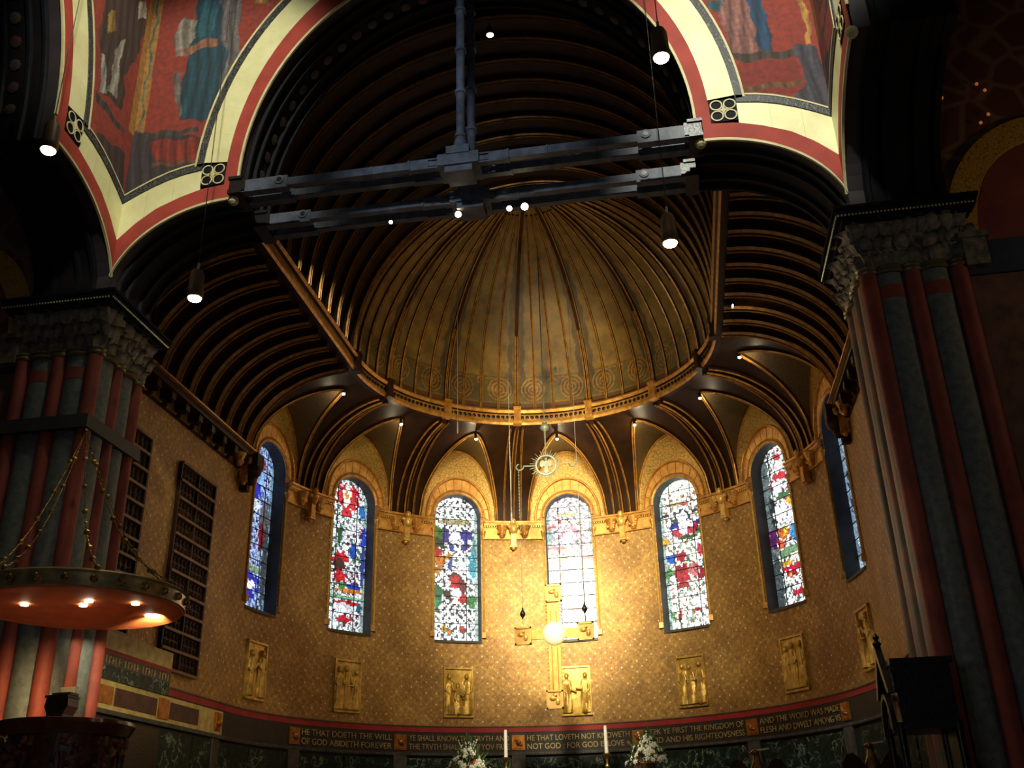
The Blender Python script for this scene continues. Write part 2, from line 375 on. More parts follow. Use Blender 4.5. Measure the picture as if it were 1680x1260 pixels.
# ------------------------------------------------------------------ windows
WP={
0:[(.2,.9,.2,.06,(40,70,200)),(.62,.88,.06,.03,(190,30,60)),(.4,.8,.3,.05,(120,170,230)),(.3,.7,.28,.06,(20,40,190)),(.12,.55,.14,.08,(14,40,24)),(.8,.55,.18,.13,(90,90,96)),(.75,.45,.12,.08,(120,20,34)),(.4,.62,.2,.04,(210,225,245)),(.3,.3,.1,.05,(190,20,40)),(.1,.32,.1,.06,(30,40,140)),(.5,.25,.6,.018,(120,150,110)),(.4,.17,.34,.06,(20,30,190)),(.45,.1,.22,.03,(20,30,170)),(.45,.155,.18,.03,(235,240,245)),(.9,.3,.1,.25,(60,66,70))],
1:[(.5,.88,.28,.09,(210,30,50)),(.48,.89,.1,.07,(240,240,230)),(.47,.9,.04,.03,(220,170,40)),(.12,.8,.06,.05,(40,110,170)),(.88,.8,.08,.05,(40,110,190)),(.5,.78,.14,.03,(200,30,50)),(.05,.7,.06,.04,(20,50,160)),(.93,.62,.07,.07,(30,60,180)),(.35,.62,.07,.06,(20,90,50)),(.1,.5,.1,.09,(14,60,36)),(.68,.53,.08,.05,(10,80,190)),(.38,.47,.18,.04,(190,20,36)),(.36,.42,.13,.05,(70,36,26)),(.38,.355,.13,.04,(210,24,40)),(.08,.4,.1,.04,(30,150,160)),(.08,.355,.07,.02,(230,160,40)),(.1,.335,.05,.015,(60,120,220)),(.93,.45,.06,.14,(50,60,130)),(.72,.3,.2,.02,(20,60,170)),(.62,.272,.35,.014,(200,120,40)),(.5,.225,.55,.013,(120,180,140)),(.6,.195,.3,.014,(190,20,36)),(.5,.16,.2,.03,(215,220,225)),(.55,.09,.18,.018,(200,20,40)),(.08,.15,.08,.05,(30,110,140)),(.88,.17,.06,.03,(20,90,110)),(.45,.3,.1,.02,(60,120,50))],
2:[(.5,.82,.35,.02,(170,160,120)),(.12,.74,.16,.05,(70,110,40)),(.15,.67,.12,.04,(36,60,30)),(.3,.72,.08,.05,(60,50,140)),(.75,.73,.18,.04,(50,50,150)),(.5,.71,.1,.04,(240,240,240)),(.72,.65,.08,.03,(60,60,150)),(.42,.64,.06,.04,(50,60,150)),(.92,.66,.05,.06,(90,150,150)),(.12,.6,.12,.045,(190,24,30)),(.15,.54,.13,.04,(210,120,20)),(.37,.575,.09,.025,(220,150,30)),(.1,.48,.12,.03,(190,130,50)),(.4,.52,.05,.05,(70,90,170)),(.88,.52,.09,.1,(70,180,200)),(.5,.44,.14,.03,(60,30,30)),(.5,.4,.12,.05,(200,16,40)),(.66,.38,.08,.06,(110,14,34)),(.36,.32,.12,.03,(60,34,30)),(.52,.32,.1,.04,(240,230,225)),(.68,.29,.1,.03,(190,20,40)),(.12,.33,.12,.05,(30,110,70)),(.12,.26,.1,.03,(40,140,90)),(.85,.27,.1,.05,(50,130,60)),(.27,.085,.07,.02,(190,150,50)),(.38,.075,.05,.02,(220,120,50)),(.65,.085,.07,.025,(170,60,60)),(.85,.09,.05,.03,(200,200,210))],
3:[(.3,.83,.05,.02,(230,90,90)),(.12,.79,.1,.012,(220,90,90)),(.5,.74,.18,.05,(235,170,185)),(.5,.73,.13,.045,(250,250,250)),(.08,.72,.06,.04,(180,215,220)),(.18,.64,.2,.012,(240,130,150)),(.85,.56,.16,.01,(230,70,100)),(.2,.54,.18,.01,(240,150,160)),(.32,.54,.12,.03,(230,220,150)),(.33,.44,.12,.04,(230,120,80)),(.5,.45,.08,.08,(90,150,220)),(.45,.38,.06,.04,(100,160,220)),(.72,.5,.04,.06,(235,225,120)),(.93,.33,.08,.07,(170,200,140)),(.92,.28,.05,.02,(120,150,90)),(.58,.235,.24,.038,(196,90,90)),(.2,.36,.1,.02,(200,220,220)),(.5,.88,.2,.02,(240,240,180))],
4:[(.5,.96,.5,.06,(226,240,214)),(.4,.84,.2,.012,(200,170,120)),(.6,.83,.1,.015,(220,110,110)),(.5,.745,.2,.05,(70,76,86)),(.5,.735,.13,.045,(245,245,245)),(.1,.77,.1,.01,(60,60,70)),(.85,.77,.1,.01,(60,60,70)),(.3,.69,.1,.02,(50,60,170)),(.85,.69,.1,.02,(40,50,150)),(.8,.66,.05,.03,(200,30,60)),(.5,.64,.3,.03,(210,70,90)),(.88,.63,.1,.02,(60,140,70)),(.1,.6,.08,.03,(230,180,50)),(.15,.64,.09,.03,(220,200,200)),(.6,.6,.2,.015,(60,110,60)),(.5,.65,.12,.025,(235,220,215)),(.17,.475,.13,.035,(30,100,200)),(.4,.48,.12,.03,(190,40,50)),(.85,.5,.1,.04,(200,60,80)),(.6,.45,.14,.014,(60,110,70)),(.7,.47,.1,.03,(240,230,220)),(.1,.38,.12,.03,(90,150,90)),(.38,.36,.16,.07,(200,50,60)),(.65,.38,.12,.05,(220,120,120)),(.85,.35,.1,.04,(190,40,50)),(.4,.29,.14,.02,(160,60,50)),(.9,.42,.06,.03,(60,120,110)),(.25,.09,.05,.03,(200,60,50)),(.1,.1,.06,.03,(120,170,120)),(.65,.12,.09,.015,(220,90,100)),(.5,.07,.1,.02,(180,200,180))],
5:[(.1,.6,.12,.5,(104,118,118)),(.5,.93,.12,.02,(200,40,70)),(.75,.9,.12,.04,(60,130,70)),(.6,.86,.25,.02,(230,200,200)),(.5,.8,.22,.03,(210,30,60)),(.85,.76,.1,.04,(60,140,80)),(.8,.72,.1,.03,(200,30,60)),(.42,.745,.11,.04,(250,250,250)),(.55,.68,.2,.02,(60,110,70)),(.2,.6,.08,.1,(50,60,60)),(.7,.63,.1,.03,(220,170,60)),(.88,.61,.09,.06,(30,120,150)),(.4,.58,.2,.05,(235,235,235)),(.75,.56,.14,.03,(240,240,240)),(.4,.45,.16,.035,(226,120,50)),(.45,.46,.06,.03,(230,200,70)),(.7,.43,.13,.05,(60,150,210)),(.12,.44,.14,.06,(90,30,90)),(.3,.39,.12,.03,(230,100,60)),(.5,.33,.35,.035,(120,160,120)),(.38,.27,.2,.015,(230,180,50)),(.6,.3,.1,.02,(240,230,200)),(.65,.235,.5,.016,(220,20,70)),(.45,.2,.16,.02,(180,30,50)),(.45,.2,.05,.01,(230,170,60)),(.85,.2,.1,.02,(200,60,90)),(.6,.085,.18,.02,(200,20,60)),(.1,.15,.12,.2,(70,80,84))],
6:[(.5,.5,.6,.6,(120,146,168)),(.5,.88,.25,.08,(50,80,180)),(.3,.75,.2,.05,(150,170,200)),(.6,.65,.2,.05,(120,30,50)),(.4,.55,.3,.07,(40,44,52)),(.6,.47,.2,.03,(200,210,230)),(.4,.4,.3,.06,(60,40,70)),(.6,.3,.2,.05,(30,40,60)),(.5,.2,.4,.05,(190,215,225)),(.7,.15,.1,.04,(110,60,140)),(.4,.08,.4,.05,(170,200,210))]}
BASEW=[(150,175,215),(205,212,220),(246,248,250),(252,252,252),(248,250,246),(222,230,228),(130,150,165)]
STR=[1.3,1.6,2.2,2.6,2.4,1.9,.7]
XS=[-A,-.36,0.36,A] ; ZS=[SILL]+[SILL+.17+.41*i for i in range(1,11)]+[SPR+A+.01]
WLAB=['leftmost arched stained glass window, mostly deep blue, seen almost edge-on','second arched window from the left, red arch at top and man in red','third arched window from the left, red kneeling figure and blue sky','arched window behind the hanging cross, washed out pale pink glass','arched window right of the hanging cross, crimson crowd and blue robe','second arched window from the right, red band near its foot','rightmost arched window, steel blue glass, cut off by the right pier']
rng=np.random.RandomState(3)
for w_i in range(7):
    k=w_i-3; c=k*BAY; RG=R+.34
    root=empty('window_%d'%(w_i+1),S(c,SILL,RG),WLAB[w_i],'window',None,'structure')
    outline=[(-A,SILL)]+[(-A,z) for z in np.linspace(SILL+.5,SPR,8)]+[(-A*cos(t),SPR+A*sin(t)) for t in np.linspace(0,PI,25)[1:]]+[(A,z) for z in np.linspace(SPR,SILL,9)[1:]]
    def jmap(r):
        return [S(c+s,z,r) if r<=R else Vector(S(c,z,R))*0+S(c,0,r)+Vector((0,0,z))+tang(c/R)*s for s,z in outline]
    m=MB(); a=jmap(R-.005); b=jmap(RG+.05); n=len(a)
    m.add(a+b,[(i,(i+1)%n,n+(i+1)%n,n+i) for i in range(n)]); part('reveal',m,jambm,root)
    # sloped sill
    m=MB(); m.add([S(c-A,SILL,R-.03),S(c+A,SILL,R-.03),S(c,0,RG)+Vector((0,0,SILL+.06))+tang(c/R)*A,S(c,0,RG)+Vector((0,0,SILL+.06))-tang(c/R)*A,
                   S(c-A,SILL-.07,R-.03),S(c+A,SILL-.07,R-.03)],[(0,1,2,3),(4,5,1,0)]); part('sill',m,greym,root)
    o0=S(c,0,RG); tx=tang(c/R)
    # backing bars (lead and iron)
    m=MB()
    for x in XS[1:3]: m.tube(o0+tx*x+Vector((0,0,SILL))-radial(c/R)*.02,o0+tx*x+Vector((0,0,arch_z(x)))-radial(c/R)*.02,.011,n=6)
    for z in ZS[1:-1]:
        hw=A if z<=SPR else math.sqrt(max(A*A-(z-SPR)**2,0))
        m.tube(o0-tx*hw+Vector((0,0,z))-radial(c/R)*.02,o0+tx*hw+Vector((0,0,z))-radial(c/R)*.02,.011,n=6)
    part('glazing_bars',m,leadm,root)
    base=np.array(lin(BASEW[w_i])); H=SPR+A-SILL
    for ci in range(3):
        for ri in range(len(ZS)-1):
            x0,x1=XS[ci]+.006,XS[ci+1]-.006; z0,z1=ZS[ri]+.006,ZS[ri+1]-.006
            nx=13 if ci==1 else 7; nz=9 if ri<len(ZS)-2 else 13
            xs=np.linspace(x0,x1,nx+1); zs=np.linspace(z0,z1,nz+1)
            X,Z=np.meshgrid(xs,zs,indexing='ij'); jit=.32
            X[1:-1,1:-1]+=rng.uniform(-jit,jit,X[1:-1,1:-1].shape)*(x1-x0)/nx; Z[1:-1,1:-1]+=rng.uniform(-jit,jit,Z[1:-1,1:-1].shape)*(z1-z0)/nz
            zt=np.vectorize(arch_z)(X); 
            if (zt.max()<z0+.02): continue
            Zc=np.minimum(Z,zt-.004)
            m=MB(); fc=[]
            for i in range(nx):
                for j in range(nz):
                    q=[(X[i,j],Zc[i,j]),(X[i+1,j],Zc[i+1,j]),(X[i+1,j+1],Zc[i+1,j+1]),(X[i,j+1],Zc[i,j+1])]
                    ar=abs(sum(q[a_][0]*q[(a_+1)%4][1]-q[(a_+1)%4][0]*q[a_][1] for a_ in range(4)))
                    if ar<5e-5: continue
                    m.add([o0+tx*x+Vector((0,0,z)) for x,z in q],[(0,1,2,3)])
                    u=(sum(x for x,z in q)/4+A)/(2*A); v=(sum(z for x,z in q)/4-SILL)/H
                    col=base*STR[w_i]
                    q1=sin(u*23+w_i*3.1+2*sin(v*37))*sin(v*61+w_i+3*sin(u*9)); q2=sin(u*31+v*83+w_i*2)
                    if u<.07 or u>.93: col=base*np.array((.5,.66,.58))*1.1
                    elif q1>.58: col=np.array(lin([(60,90,170),(70,120,90),(90,110,90),(200,170,190),(180,190,150),(110,130,120),(90,110,140)][w_i]))
                    elif q1<-.66: col=np.array(lin([(20,30,90),(110,30,40),(60,60,60),(235,190,150),(200,150,90),(160,60,70),(40,50,70)][w_i]))
                    elif q2>.97: col=base*.35
                    for cx,cy,rx,ry,cc in WP[w_i]:
                        if ((u-cx)/rx)**2+((v-cy)/ry)**2<1+.35*q2: col=np.array(lin(cc))*(1.15+.25*q1)*(STR[w_i]*.9 if min(cc)>190 else 1)
                    col=col*rng.uniform(.85,1.1)
                    fc+= [[*col,1]]
            if not m.f: continue
            ob=part('glass_pane',m,glassm,root)
            at=ob.data.color_attributes.new('Col','FLOAT_COLOR','CORNER'); at.data.foreach_set('color',np.repeat(np.array(fc),4,axis=0).ravel())
    # archivolt: inner moulding, voussoirs, outer moulding (parts of the wall)
    def archpts(a_,b_,zc,n=28,r=R):
        ts=np.linspace(0,PI,n+1); pts=[S(c-a_*cos(t),zc+b_*sin(t),r) for t in ts]
        return pts,[(radial((c-a_*cos(t))/R)*-1) for t in ts],[(tang((c-a_*cos(t))/R)*(-cos(t))+Vector((0,0,sin(t)))) for t in ts]
    for (a_,b_,zc,wd,dp) in ((.78,.78,SPR,.09,.06),(1.04,1.36,11.03,.08,.09),(.87,.87,SPR,.03,.03)):
        P,N,O=archpts(a_,b_,zc)
        m=MB(); m.sweep(P,[(-wd/2,-.02),(wd/2,-.02),(wd/2,dp*.6),(wd*.2,dp),(-wd*.2,dp),(-wd/2,dp*.6)],O,N); part('arch_moulding',m,gilt,root,45)
    NV=11
    for i in range(NV):
        t0=PI*i/NV+.012; t1=PI*(i+1)/NV-.012; poly=[]
        for t in np.linspace(t0,t1,4): poly.append((c-.885*cos(t),SPR+.885*sin(t)))
        for t in np.linspace(t1,t0,4): poly.append((c-1.0*cos(t),11.03+1.32*sin(t)))
        m=MB(); m.prism(poly,lambda x,y,d:S(x,y,R-d),0,.025); part('voussoir',m,vouss,root)
    # rope shafts beside the opening
    for sg in (-1,1):
        s=c+sg*(A+.075); m=MB()
        z=np.linspace(7.5,10.42,60)
        for i in range(len(z)-1):
            m.ball(S(s,z[i]+.02,R-.03),.034,5,(1,1,.9))
        part('rope_shaft',m,gold,root)
        m=MB(); m.lathe(S(s,10.40,R-.04),[(.04,0),(.05,.05),(.04,.08),(.07,.2),(.085,.24),(.085,.28)],10); part('shaft_capital',m,gilt,root,True)
        m=MB(); m.box(S(s,7.44,R-.03),(.12,.12,.16)); part('shaft_base',m,vouss,root)
# ------------------------------------------------------------------ cornice between the windows
tr=empty('trim_1',(0,R,10.4),'gilded dentil cornice running round the apse between the windows','cornice',None,'structure')
def flower_boss(m,c,r,nrm):
    nrm=Vector(nrm); x=nrm.orthogonal().normalized(); y=nrm.cross(x)
    for i in range(6): m.ball(Vector(c)+(x*cos(i*PI/3)+y*sin(i*PI/3))*r*.6,r*.42,6)
    m.ball(Vector(c)+nrm*r*.3,r*.4,6)
for k in range(-4,4):
    s=(k+.5)*BAY; lo=s-BAY/2+.93-.1; hi=s+BAY/2-.93+.1
    if k==-4: lo=s-.2
    if k==3: hi=s+.2
    m=MB(); arcstrip(m,lo,hi,10.84,10.93,R-.14,R,10); arcstrip(m,lo,hi,10.93,10.99,R-.18,R,10); part('cornice_moulding',m,gilt,tr)
    m=MB(); arcstrip(m,lo,hi,10.46,10.80,R-.05,R,10); part('frieze',m,vouss,tr)
    m=MB(); arcstrip(m,lo,hi,10.42,10.46,R-.08,R,10); part('astragal',m,gilt,tr)
    m=MB()
    for q in np.arange(lo+.03,hi,.075):
        m.box(S(q,10.815,R-.09),(.04,.06,.05),Matrix.Rotation(-q/R,3,'Z'))
    part('dentils',m,gold,tr,kind='stuff')
    for sg in (-1,1):
        m=MB(); cc=s+sg*.36
        m.lathe(S(cc,10.45,R-.1),[(.05,0),(.09,.06),(.1,.15),(.17,.32),(.19,.4)],10)
        for j in range(9): m.ball(S(cc+.11*sin(j*2.4),10.55+.03*j,R-.17),.05,6)
        part('leafy_corbel',m,gilt,tr,True)
    m=MB(); m.ball(S(s,10.93,R-.28),.11,10,(.8,.8,1.1)); m.ball(S(s,10.72,R-.22),.14,10,(1,.7,1.2)); m.ball(S(s-.12,10.8,R-.2),.07,8); m.ball(S(s+.12,10.8,R-.2),.07,8)
    m.box(S(s,10.42,R-.13),(.16,.2,.42),Matrix.Rotation(-s/R,3,'Z')); m.box(S(s,10.17,R-.12),(.2,.22,.06),Matrix.Rotation(-s/R,3,'Z')); m.ball(S(s,10.13,R-.12),.07,8)
    part('figure_corbel',m,gold if abs(k+.5)<1.6 else gilt,tr,True)
# ------------------------------------------------------------------ gilded reliefs
def relief(k,hw,z0,z1,seed,label):
    rs=random.Random(seed); c=k*BAY; root=empty('relief_panel',S(c,z0,R),label,'relief','gilded reliefs under the windows')
    m=MB()
    for (a,b,z_0,z_1) in ((c-hw,c-hw+.05,z0,z1),(c+hw-.05,c+hw,z0,z1),(c-hw,c+hw,z0,z0+.06),(c-hw,c+hw,z1-.05,z1)): arcstrip(m,a,b,z_0,z_1,R-.07,R,4)
    part('frame',m,reliefm,root)
    m=MB(); arcstrip(m,c-hw+.04,c+hw-.04,z0+.05,z1-.04,R-.02,R,6); part('ground',m,reliefm,root)
    nfig={-3:2,-2:3,-1:3,0:2,1:3,2:3,3:2}[k]; H=(z1-z0)
    for i in range(nfig):
        x=c-hw*.62+(2*hw*.62)*(i/(nfig-1)); h=H*rs.uniform(.78,.86) if not(k==-1 and i==1) else H*.62
        base=z0+.08; lean=rs.uniform(-.05,.05); 
        m=MB(); L=14; n=18; vs=[]
        for j in range(L+1):
            t=j/L; z=base+h*.84*t; wd=.15*(1-.2*t) if t<.45 else .135*(1.05-.1*abs(t-.8)*8 if t>.8 else .95)
            if t>.93: wd=.045
            for q in range(n):
                a_=2*PI*q/n; rr=wd*(1+.2*cos(7*a_+t*4+i))
                vs.append(S(x+lean*t+rr*cos(a_),z,R-.05-.55*rr*abs(sin(a_)) if sin(a_)>0 else R-.0))
        m.add(vs,[(a_*n+q,a_*n+(q+1)%n,(a_+1)*n+(q+1)%n,(a_+1)*n+q) for a_ in range(L) for q in range(n)])
        m.ball(S(x+lean,base+h*.90,R-.08),.07,10,(.85,.85,1.15))           # head
        m.ball(S(x+lean,base+h*.93,R-.05),.075,8,(.9,.8,.9))            # hair
        sh=base+h*.76; dirn=1 if x<c else -1
        if nfig==3 and i==1: dirn=rs.choice((-1,1))
        e=S(x+dirn*.12,sh-.22,R-.1); hd=S(x+dirn*.26,sh-rs.uniform(.05,.3),R-.09)
        m.tube(S(x+dirn*.07,sh,R-.08),e,.04,.034,8); m.tube(e,hd,.034,.024,8); m.ball(hd,.032,6)
        e=S(x-dirn*.12,sh-.22,R-.08); m.tube(S(x-dirn*.08,sh,R-.07),e,.04,.034,8); m.tube(e,S(x+dirn*.02,sh-.34,R-.11),.034,.024,8)
        part('figure',m,reliefm,root,60)
    if k==-1:
        m=MB(); m.box(S(c+.05,z0+H*.5,R-.12),(.3,.1,.16),Matrix.Rotation(.5,3,'Y')); part('open_scroll',m,reliefm,root)
    if k in (0,1):
        m=MB(); m.ball(S(c+hw*.55,z0+.12,R-.08),.09,8); part('rock',m,reliefm,root)
RL=['gilded relief under the leftmost window, two standing figures','gilded relief under the second window from the left, three robed figures','gilded relief under the third window, figures around an open scroll','gilded relief right of the hanging cross, two robed figures meeting','gilded relief under the window right of the cross, walking group','gilded relief under the second window from the right','gilded relief at the far right beside the dark canopied stall']
for i,k in enumerate(range(-3,4)): relief(k,.45,5.07,6.48,11+k,RL[i])

# ------------------------------------------------------------------ ceiling: barrel + semidome, cove, webs, ribs
yb=np.linspace(YF,0,40); ph=np.linspace(0,PI,73)
m=MB(); m.grid(lambda y,a:Vector((-R1*cos(a),y,ZT+R1*sin(a))),yb,ph)
ceil=part('ceiling',m,ceil_w,None,True); tag(ceil,'dark ribbed timber barrel vault and golden semidome over the chancel','ceiling',None,'structure')
m=MB(); TT=np.linspace(-TH,TH,420); PH=np.concatenate([np.linspace(0,.5,60),np.linspace(.5,PI/2-.01,40)[1:]])
m.grid(lambda t,a:Vector((R1*cos(a)*sin(t),R1*cos(a)*cos(t),ZT+R1*sin(a))),TT,PH)
dome=part('semidome',m,domepaint,ceil,True)
def dome_col(co):
    th=np.arctan2(co[:,0],co[:,1]); z=co[:,2]-ZT; a=np.arcsin(np.clip(z/R1,0,1))*R1
    n=len(co); c=np.tile(np.array(lin((150,118,54))),(n,1)); g=np.array(lin((78,86,56))); br=np.array(lin((88,54,28))); go=np.array(lin((200,150,66)))
    f=(th/D)%1.0; # 0.5 = major rib
    dm=np.abs(f-.5)*D*R1
    def mixc(mask,col,al): c[mask]=c[mask]*(1-al)+col*al
    wob=np.sin(a*9+np.floor(th/D)*2)*.03
    mixc((dm>.1+wob)&(dm<.27+wob)&(a>.5),np.array(lin((70,58,46))),.7)
    mixc((a>.25)&(a<1.0)&(((f*4)%1.0>.1)),g,.55)
    for off in (.0,.27,-.27):
        ff=((f-off+.5)%1.0-.5)*D*R1; sc_=1.0 if off else .45; d=np.sqrt(ff**2+((a-.66) if off else (a-1.0))**2)/sc_
        mixc(d<.40,br,.5)
        for r0 in (.13,.24,.35): mixc(np.abs(d-r0)<.025,go,.6)
        mixc(d<.05,go,.7)
    mixc(a<.22,br,.8); mixc((a>.05)&(a<.1),np.array(lin((130,60,34))),.8)
    mixc((a>1.02)&(a<1.06),br,.6)
    mot=.5+.5*np.sin(co[:,0]*3.1+a*4.1)*np.sin(a*2.3+th*7); c*= (.75+.4*mot)[:,None]
    # green cross above the central axis
    d1=(np.abs(th-.03)*R1<.02)&(np.abs(a-1.25)<.09)|(np.abs(th-.03)*R1<.06)&(np.abs(a-1.27)<.025)
    mixc(d1,np.array(lin((40,70,50))),.9)
    return c
paint(dome,dome_col)
RIBM=[wood,gilt]
def rib(pts,B,N,wd,dp,parent=ceil,name='rib',edge=.22):
    h=wd/2; e=wd*edge
    sec=[(-h,-.03),(-h,dp*.7),(-h+e,dp),(-h+e*1.3,dp*.85),(h-e*1.3,dp*.85),(h-e,dp),(h,dp*.7),(h,-.03)]
    m=MB(); m.sweep(pts,sec,B,N,mats=[0,1,1,0,1,1,0,0]); return part(name,m,RIBM,parent)
# barrel ribs
for i in range(11):
    y=-.35-.69*i
    if y<YF+.1: break
    a=np.linspace(0,PI,49); rib([(-R1*cos(t),y,ZT+R1*sin(t)) for t in a],[(0,1,0)]*49,[(cos(t),0,-sin(t)) for t in a],  .12,.13,edge=.12)
# boards between barrel ribs (thin longitudinal battens)
# dome ribs
for j in range(-14,15):
    th=j*D/4.; major=(j-2)%4==0
    if abs(th)>TH+.01: continue
    e0=PI/2-(.1 if major else .24); a=np.linspace(0,e0,34)
    pts=[(R1*cos(t)*sin(th),R1*cos(t)*cos(th),ZT+R1*sin(t)) for t in a]
    N=[-Vector((cos(t)*sin(th),cos(t)*cos(th),sin(t))) for t in a]; B=[tang(th)]*34
    wd=.16 if major else .075
    o=rib(pts,B,N,wd,.12 if major else .08,name='major_rib' if major else 'rib',edge=.15 if major else .3)
    if major:
        for q in (-.03,.03):
            m=MB(); k2=12; m.sweep([Vector(p)+tang(th)*q for p in pts[:k2]],[(-.008,.1),(.008,.1),(.008,.135),(-.008,.135)],B[:k2],N[:k2]); part('reed',m,gilt,o)
m=MB(); m.lathe((0,.15,ZT+R1-.14),[(.02,-.22),(.1,-.18),(.14,-.1),(.32,-.06),(.36,0),(.3,.06)],14); part('crown_boss',m,wood,ceil,True)
# ring beam
ring=empty('trim_2',(0,R1,ZR),'ring beam with pierced gilt frieze at the foot of the semidome','ring beam',None,'structure')
def ringpath(r):
    P=[Vector((-r,y,0)) for y in np.linspace(YF,-.05,12)]+[Vector((r*sin(t),r*cos(t),0)) for t in np.linspace(-PI/2,PI/2,97)]+[Vector((r,y,0)) for y in np.linspace(-.05,YF,12)]
    Nn=[Vector((1,0,0))]*12+[-radial(t) for t in np.linspace(-PI/2,PI/2,97)]+[Vector((-1,0,0))]*12
    return P,Nn
P,Nn=ringpath(R1+.06); Z=[Vector((0,0,1))]*len(P)
m=MB(); m.sweep(P,[(ZR,-.1),(ZR,.10),(ZR+.06,.14),(ZR+.12,.14),(ZR+.13,.09),(ZR+.34,.09),(ZR+.36,.16),(ZR+.44,.2),(ZR+.5,.16),(ZR+.52,0),(ZR+.52,-.1)],Z,Nn,
   mats=[0,1,1,0,1,0,1,1,1,0,0]); part('beam',m,RIBM,ring)
boss=MB()
for t in np.arange(-PI/2+.02,PI/2,D/15):
    c=cyl(t,ZR+.235,R1-.03); boss.lathe(c,[(.05,0),(.055,.03),(.03,.045)],8,-radial(t))
part('hole_studs',boss,wood_dk,ring,True)  # dark studs stand for the shade inside the frieze's holes
for j in range(-4,4):
    th=(j+.5)*D
    if abs(th)>PI/2: th=math.copysign(PI/2,th)
    m=MB(); rm=Matrix.Rotation(-th,3,'Z'); m.box(cyl(th,ZR+.3,R1-.08),(.21,.18,.5),rm); m.box(cyl(th,ZR+.04,R1-.09),(.25,.24,.1),rm); m.box(cyl(th,ZR+.52,R1-.09),(.24,.22,.07),rm); part('pilaster_block',m,gilt if abs(th)<1 else wood,ring)
# cove
def cov(phi): return R1+.1+(R-R1-.1)*sin(phi), ZW+2.2*cos(phi)
def zc(r): return ZW+2.2*math.sqrt(max(1-((r-R1-.1)/(R-R1-.1))**2,0))
def rg(u): return 5.4+(R-5.4)*abs(u)**1.5
HW=1.25/R
cv=MB(); web=MB(); 
for k in range(-3,4):
    t0=k*D
    cols=np.concatenate([np.linspace(-D/2,-HW,7)[:-1],-HW*np.cos(np.linspace(0,PI,33)),np.linspace(HW,D/2,7)[1:]])
    def top(dt):
        u=dt/HW
        if abs(u)>=1: return PI/2
        return math.asin(min(1,(rg(u)-R1-.1)/(R-R1-.1)))
    def fn(dt,s):
        r,z=cov(s*top(dt)); return cyl(t0+dt,z,r)
    cv.grid(fn,list(cols),list(np.linspace(0,1,22)))
    w_=MB(); us=-np.cos(np.linspace(0.02,PI-.02,33))
    def fw2(u,s):
        r=rg(u); zg=zc(r); zl=lun_z(u*1.25); q=s
        bow=.10*sin(PI*s)*(1-abs(u))
        return cyl(t0+u*HW,zg+(zl-zg)*q+bow,r+(R-r)*q)
    w_.grid(fw2,list(us),list(np.linspace(0,1,9)))
    part('window_web',w_,webm,ceil,True)
cove=part('cove',cv,cove_w,ceil,60)
for sg in (-1,1):
    m=MB(); m.grid(lambda y,a:Vector((sg*cov(a)[0],y,cov(a)[1])),list(np.linspace(YF,.0,12)),list(np.linspace(0,PI/2,30))); part('cove',m,cove_w,ceil,True)
    for i in range(11):
        y=-.45-.66*i
        if y<YF+.05: break
        a=np.linspace(0,PI/2,26)
        pts=[(sg*cov(t)[0],y,cov(t)[1]) for t in a]; N=[Vector((-sg*sin(t)*2.2,0,-cos(t)*2.63)).normalized() for t in a]
        rib(pts,[(0,1,0)]*26,N,.2,.2,edge=.16)
def coverib(th,wd,dp,edge=.2):
    a=np.linspace(0,PI/2,28); pts=[cyl(th,cov(t)[1],cov(t)[0]) for t in a]
    N=[(-radial(th)*sin(t)*2.2+Vector((0,0,-cos(t)*2.63))).normalized() for t in a]; rib(pts,[tang(th)]*28,N,wd,dp,edge=edge)
for k in range(-4,4):
    th=(k+.5)*D
    if abs(th)>PI/2+.1: continue
    coverib(th,.13,.15)
    for q in (-.036,.036):
        if abs(th+q)<TH: coverib(th+q,.06,.09,.3)
for k in range(-3,4):
    t0=k*D
    for sg in (-1,1):
        us=[sg*u for u in np.linspace(.02,1,26)]; pts=[cyl(t0+u*HW,zc(rg(u)),rg(u)) for u in us]
        Tn=[(Vector(pts[min(i+1,25)])-Vector(pts[max(i-1,0)])).normalized() for i in range(26)]
        N=[]
        for i,u in enumerate(us):
            r=rg(u); q=math.asin(min(1,(r-R1-.1)/(R-R1-.1))); nn=(-radial(t0+u*HW)*sin(q)*2.2+Vector((0,0,-cos(q)*2.63))).normalized(); N.append(nn)
        B=[Tn[i].cross(N[i]).normalized() for i in range(26)]
        N=[B[i].cross(Tn[i]).normalized() for i in range(26)]
        N=[n if n.dot(-radial(t0)+Vector((0,0,-.8)))>0 else -n for n in N]
        rib(pts,B,N,.1,.07,name='groin_rib',edge=.3)
# lunette gold scroll field
for k in range(-3,4):
    c=k*BAY; m=MB(); xs=[1.22*-cos(t) for t in np.linspace(0,PI,41)]
    for a,b in zip(xs[:-1],xs[1:]):
        def lo(s):
            return 11.03+1.36*math.sqrt(1-(s/1.04)**2) if abs(s)<1.04 else 11.03
        za,zb_=lo(a),lo(b); m.add([S(c+a,za,R-.012),S(c+b,zb_,R-.012),S(c+b,max(lun_z(b)-.0,zb_),R-.012),S(c+a,max(lun_z(a),za),R-.012)],[(0,1,2,3)])
    part('lunette_field',m,lunm,wall)
    m=MB(); ts=np.linspace(0,PI,33); m.sweep([S(c-1.22*cos(t),11+2.3*sin(t)) for t in ts],[(-.03,0),(.03,0),(.03,.05),(-.03,.05)],[(tang(c/R)*(-cos(t)*1.5)+Vector((0,0,sin(t)))).normalized() for t in ts],[-radial((c-1.22*cos(t))/R) for t in ts]); part('lunette_moulding',m,gilt,wall)
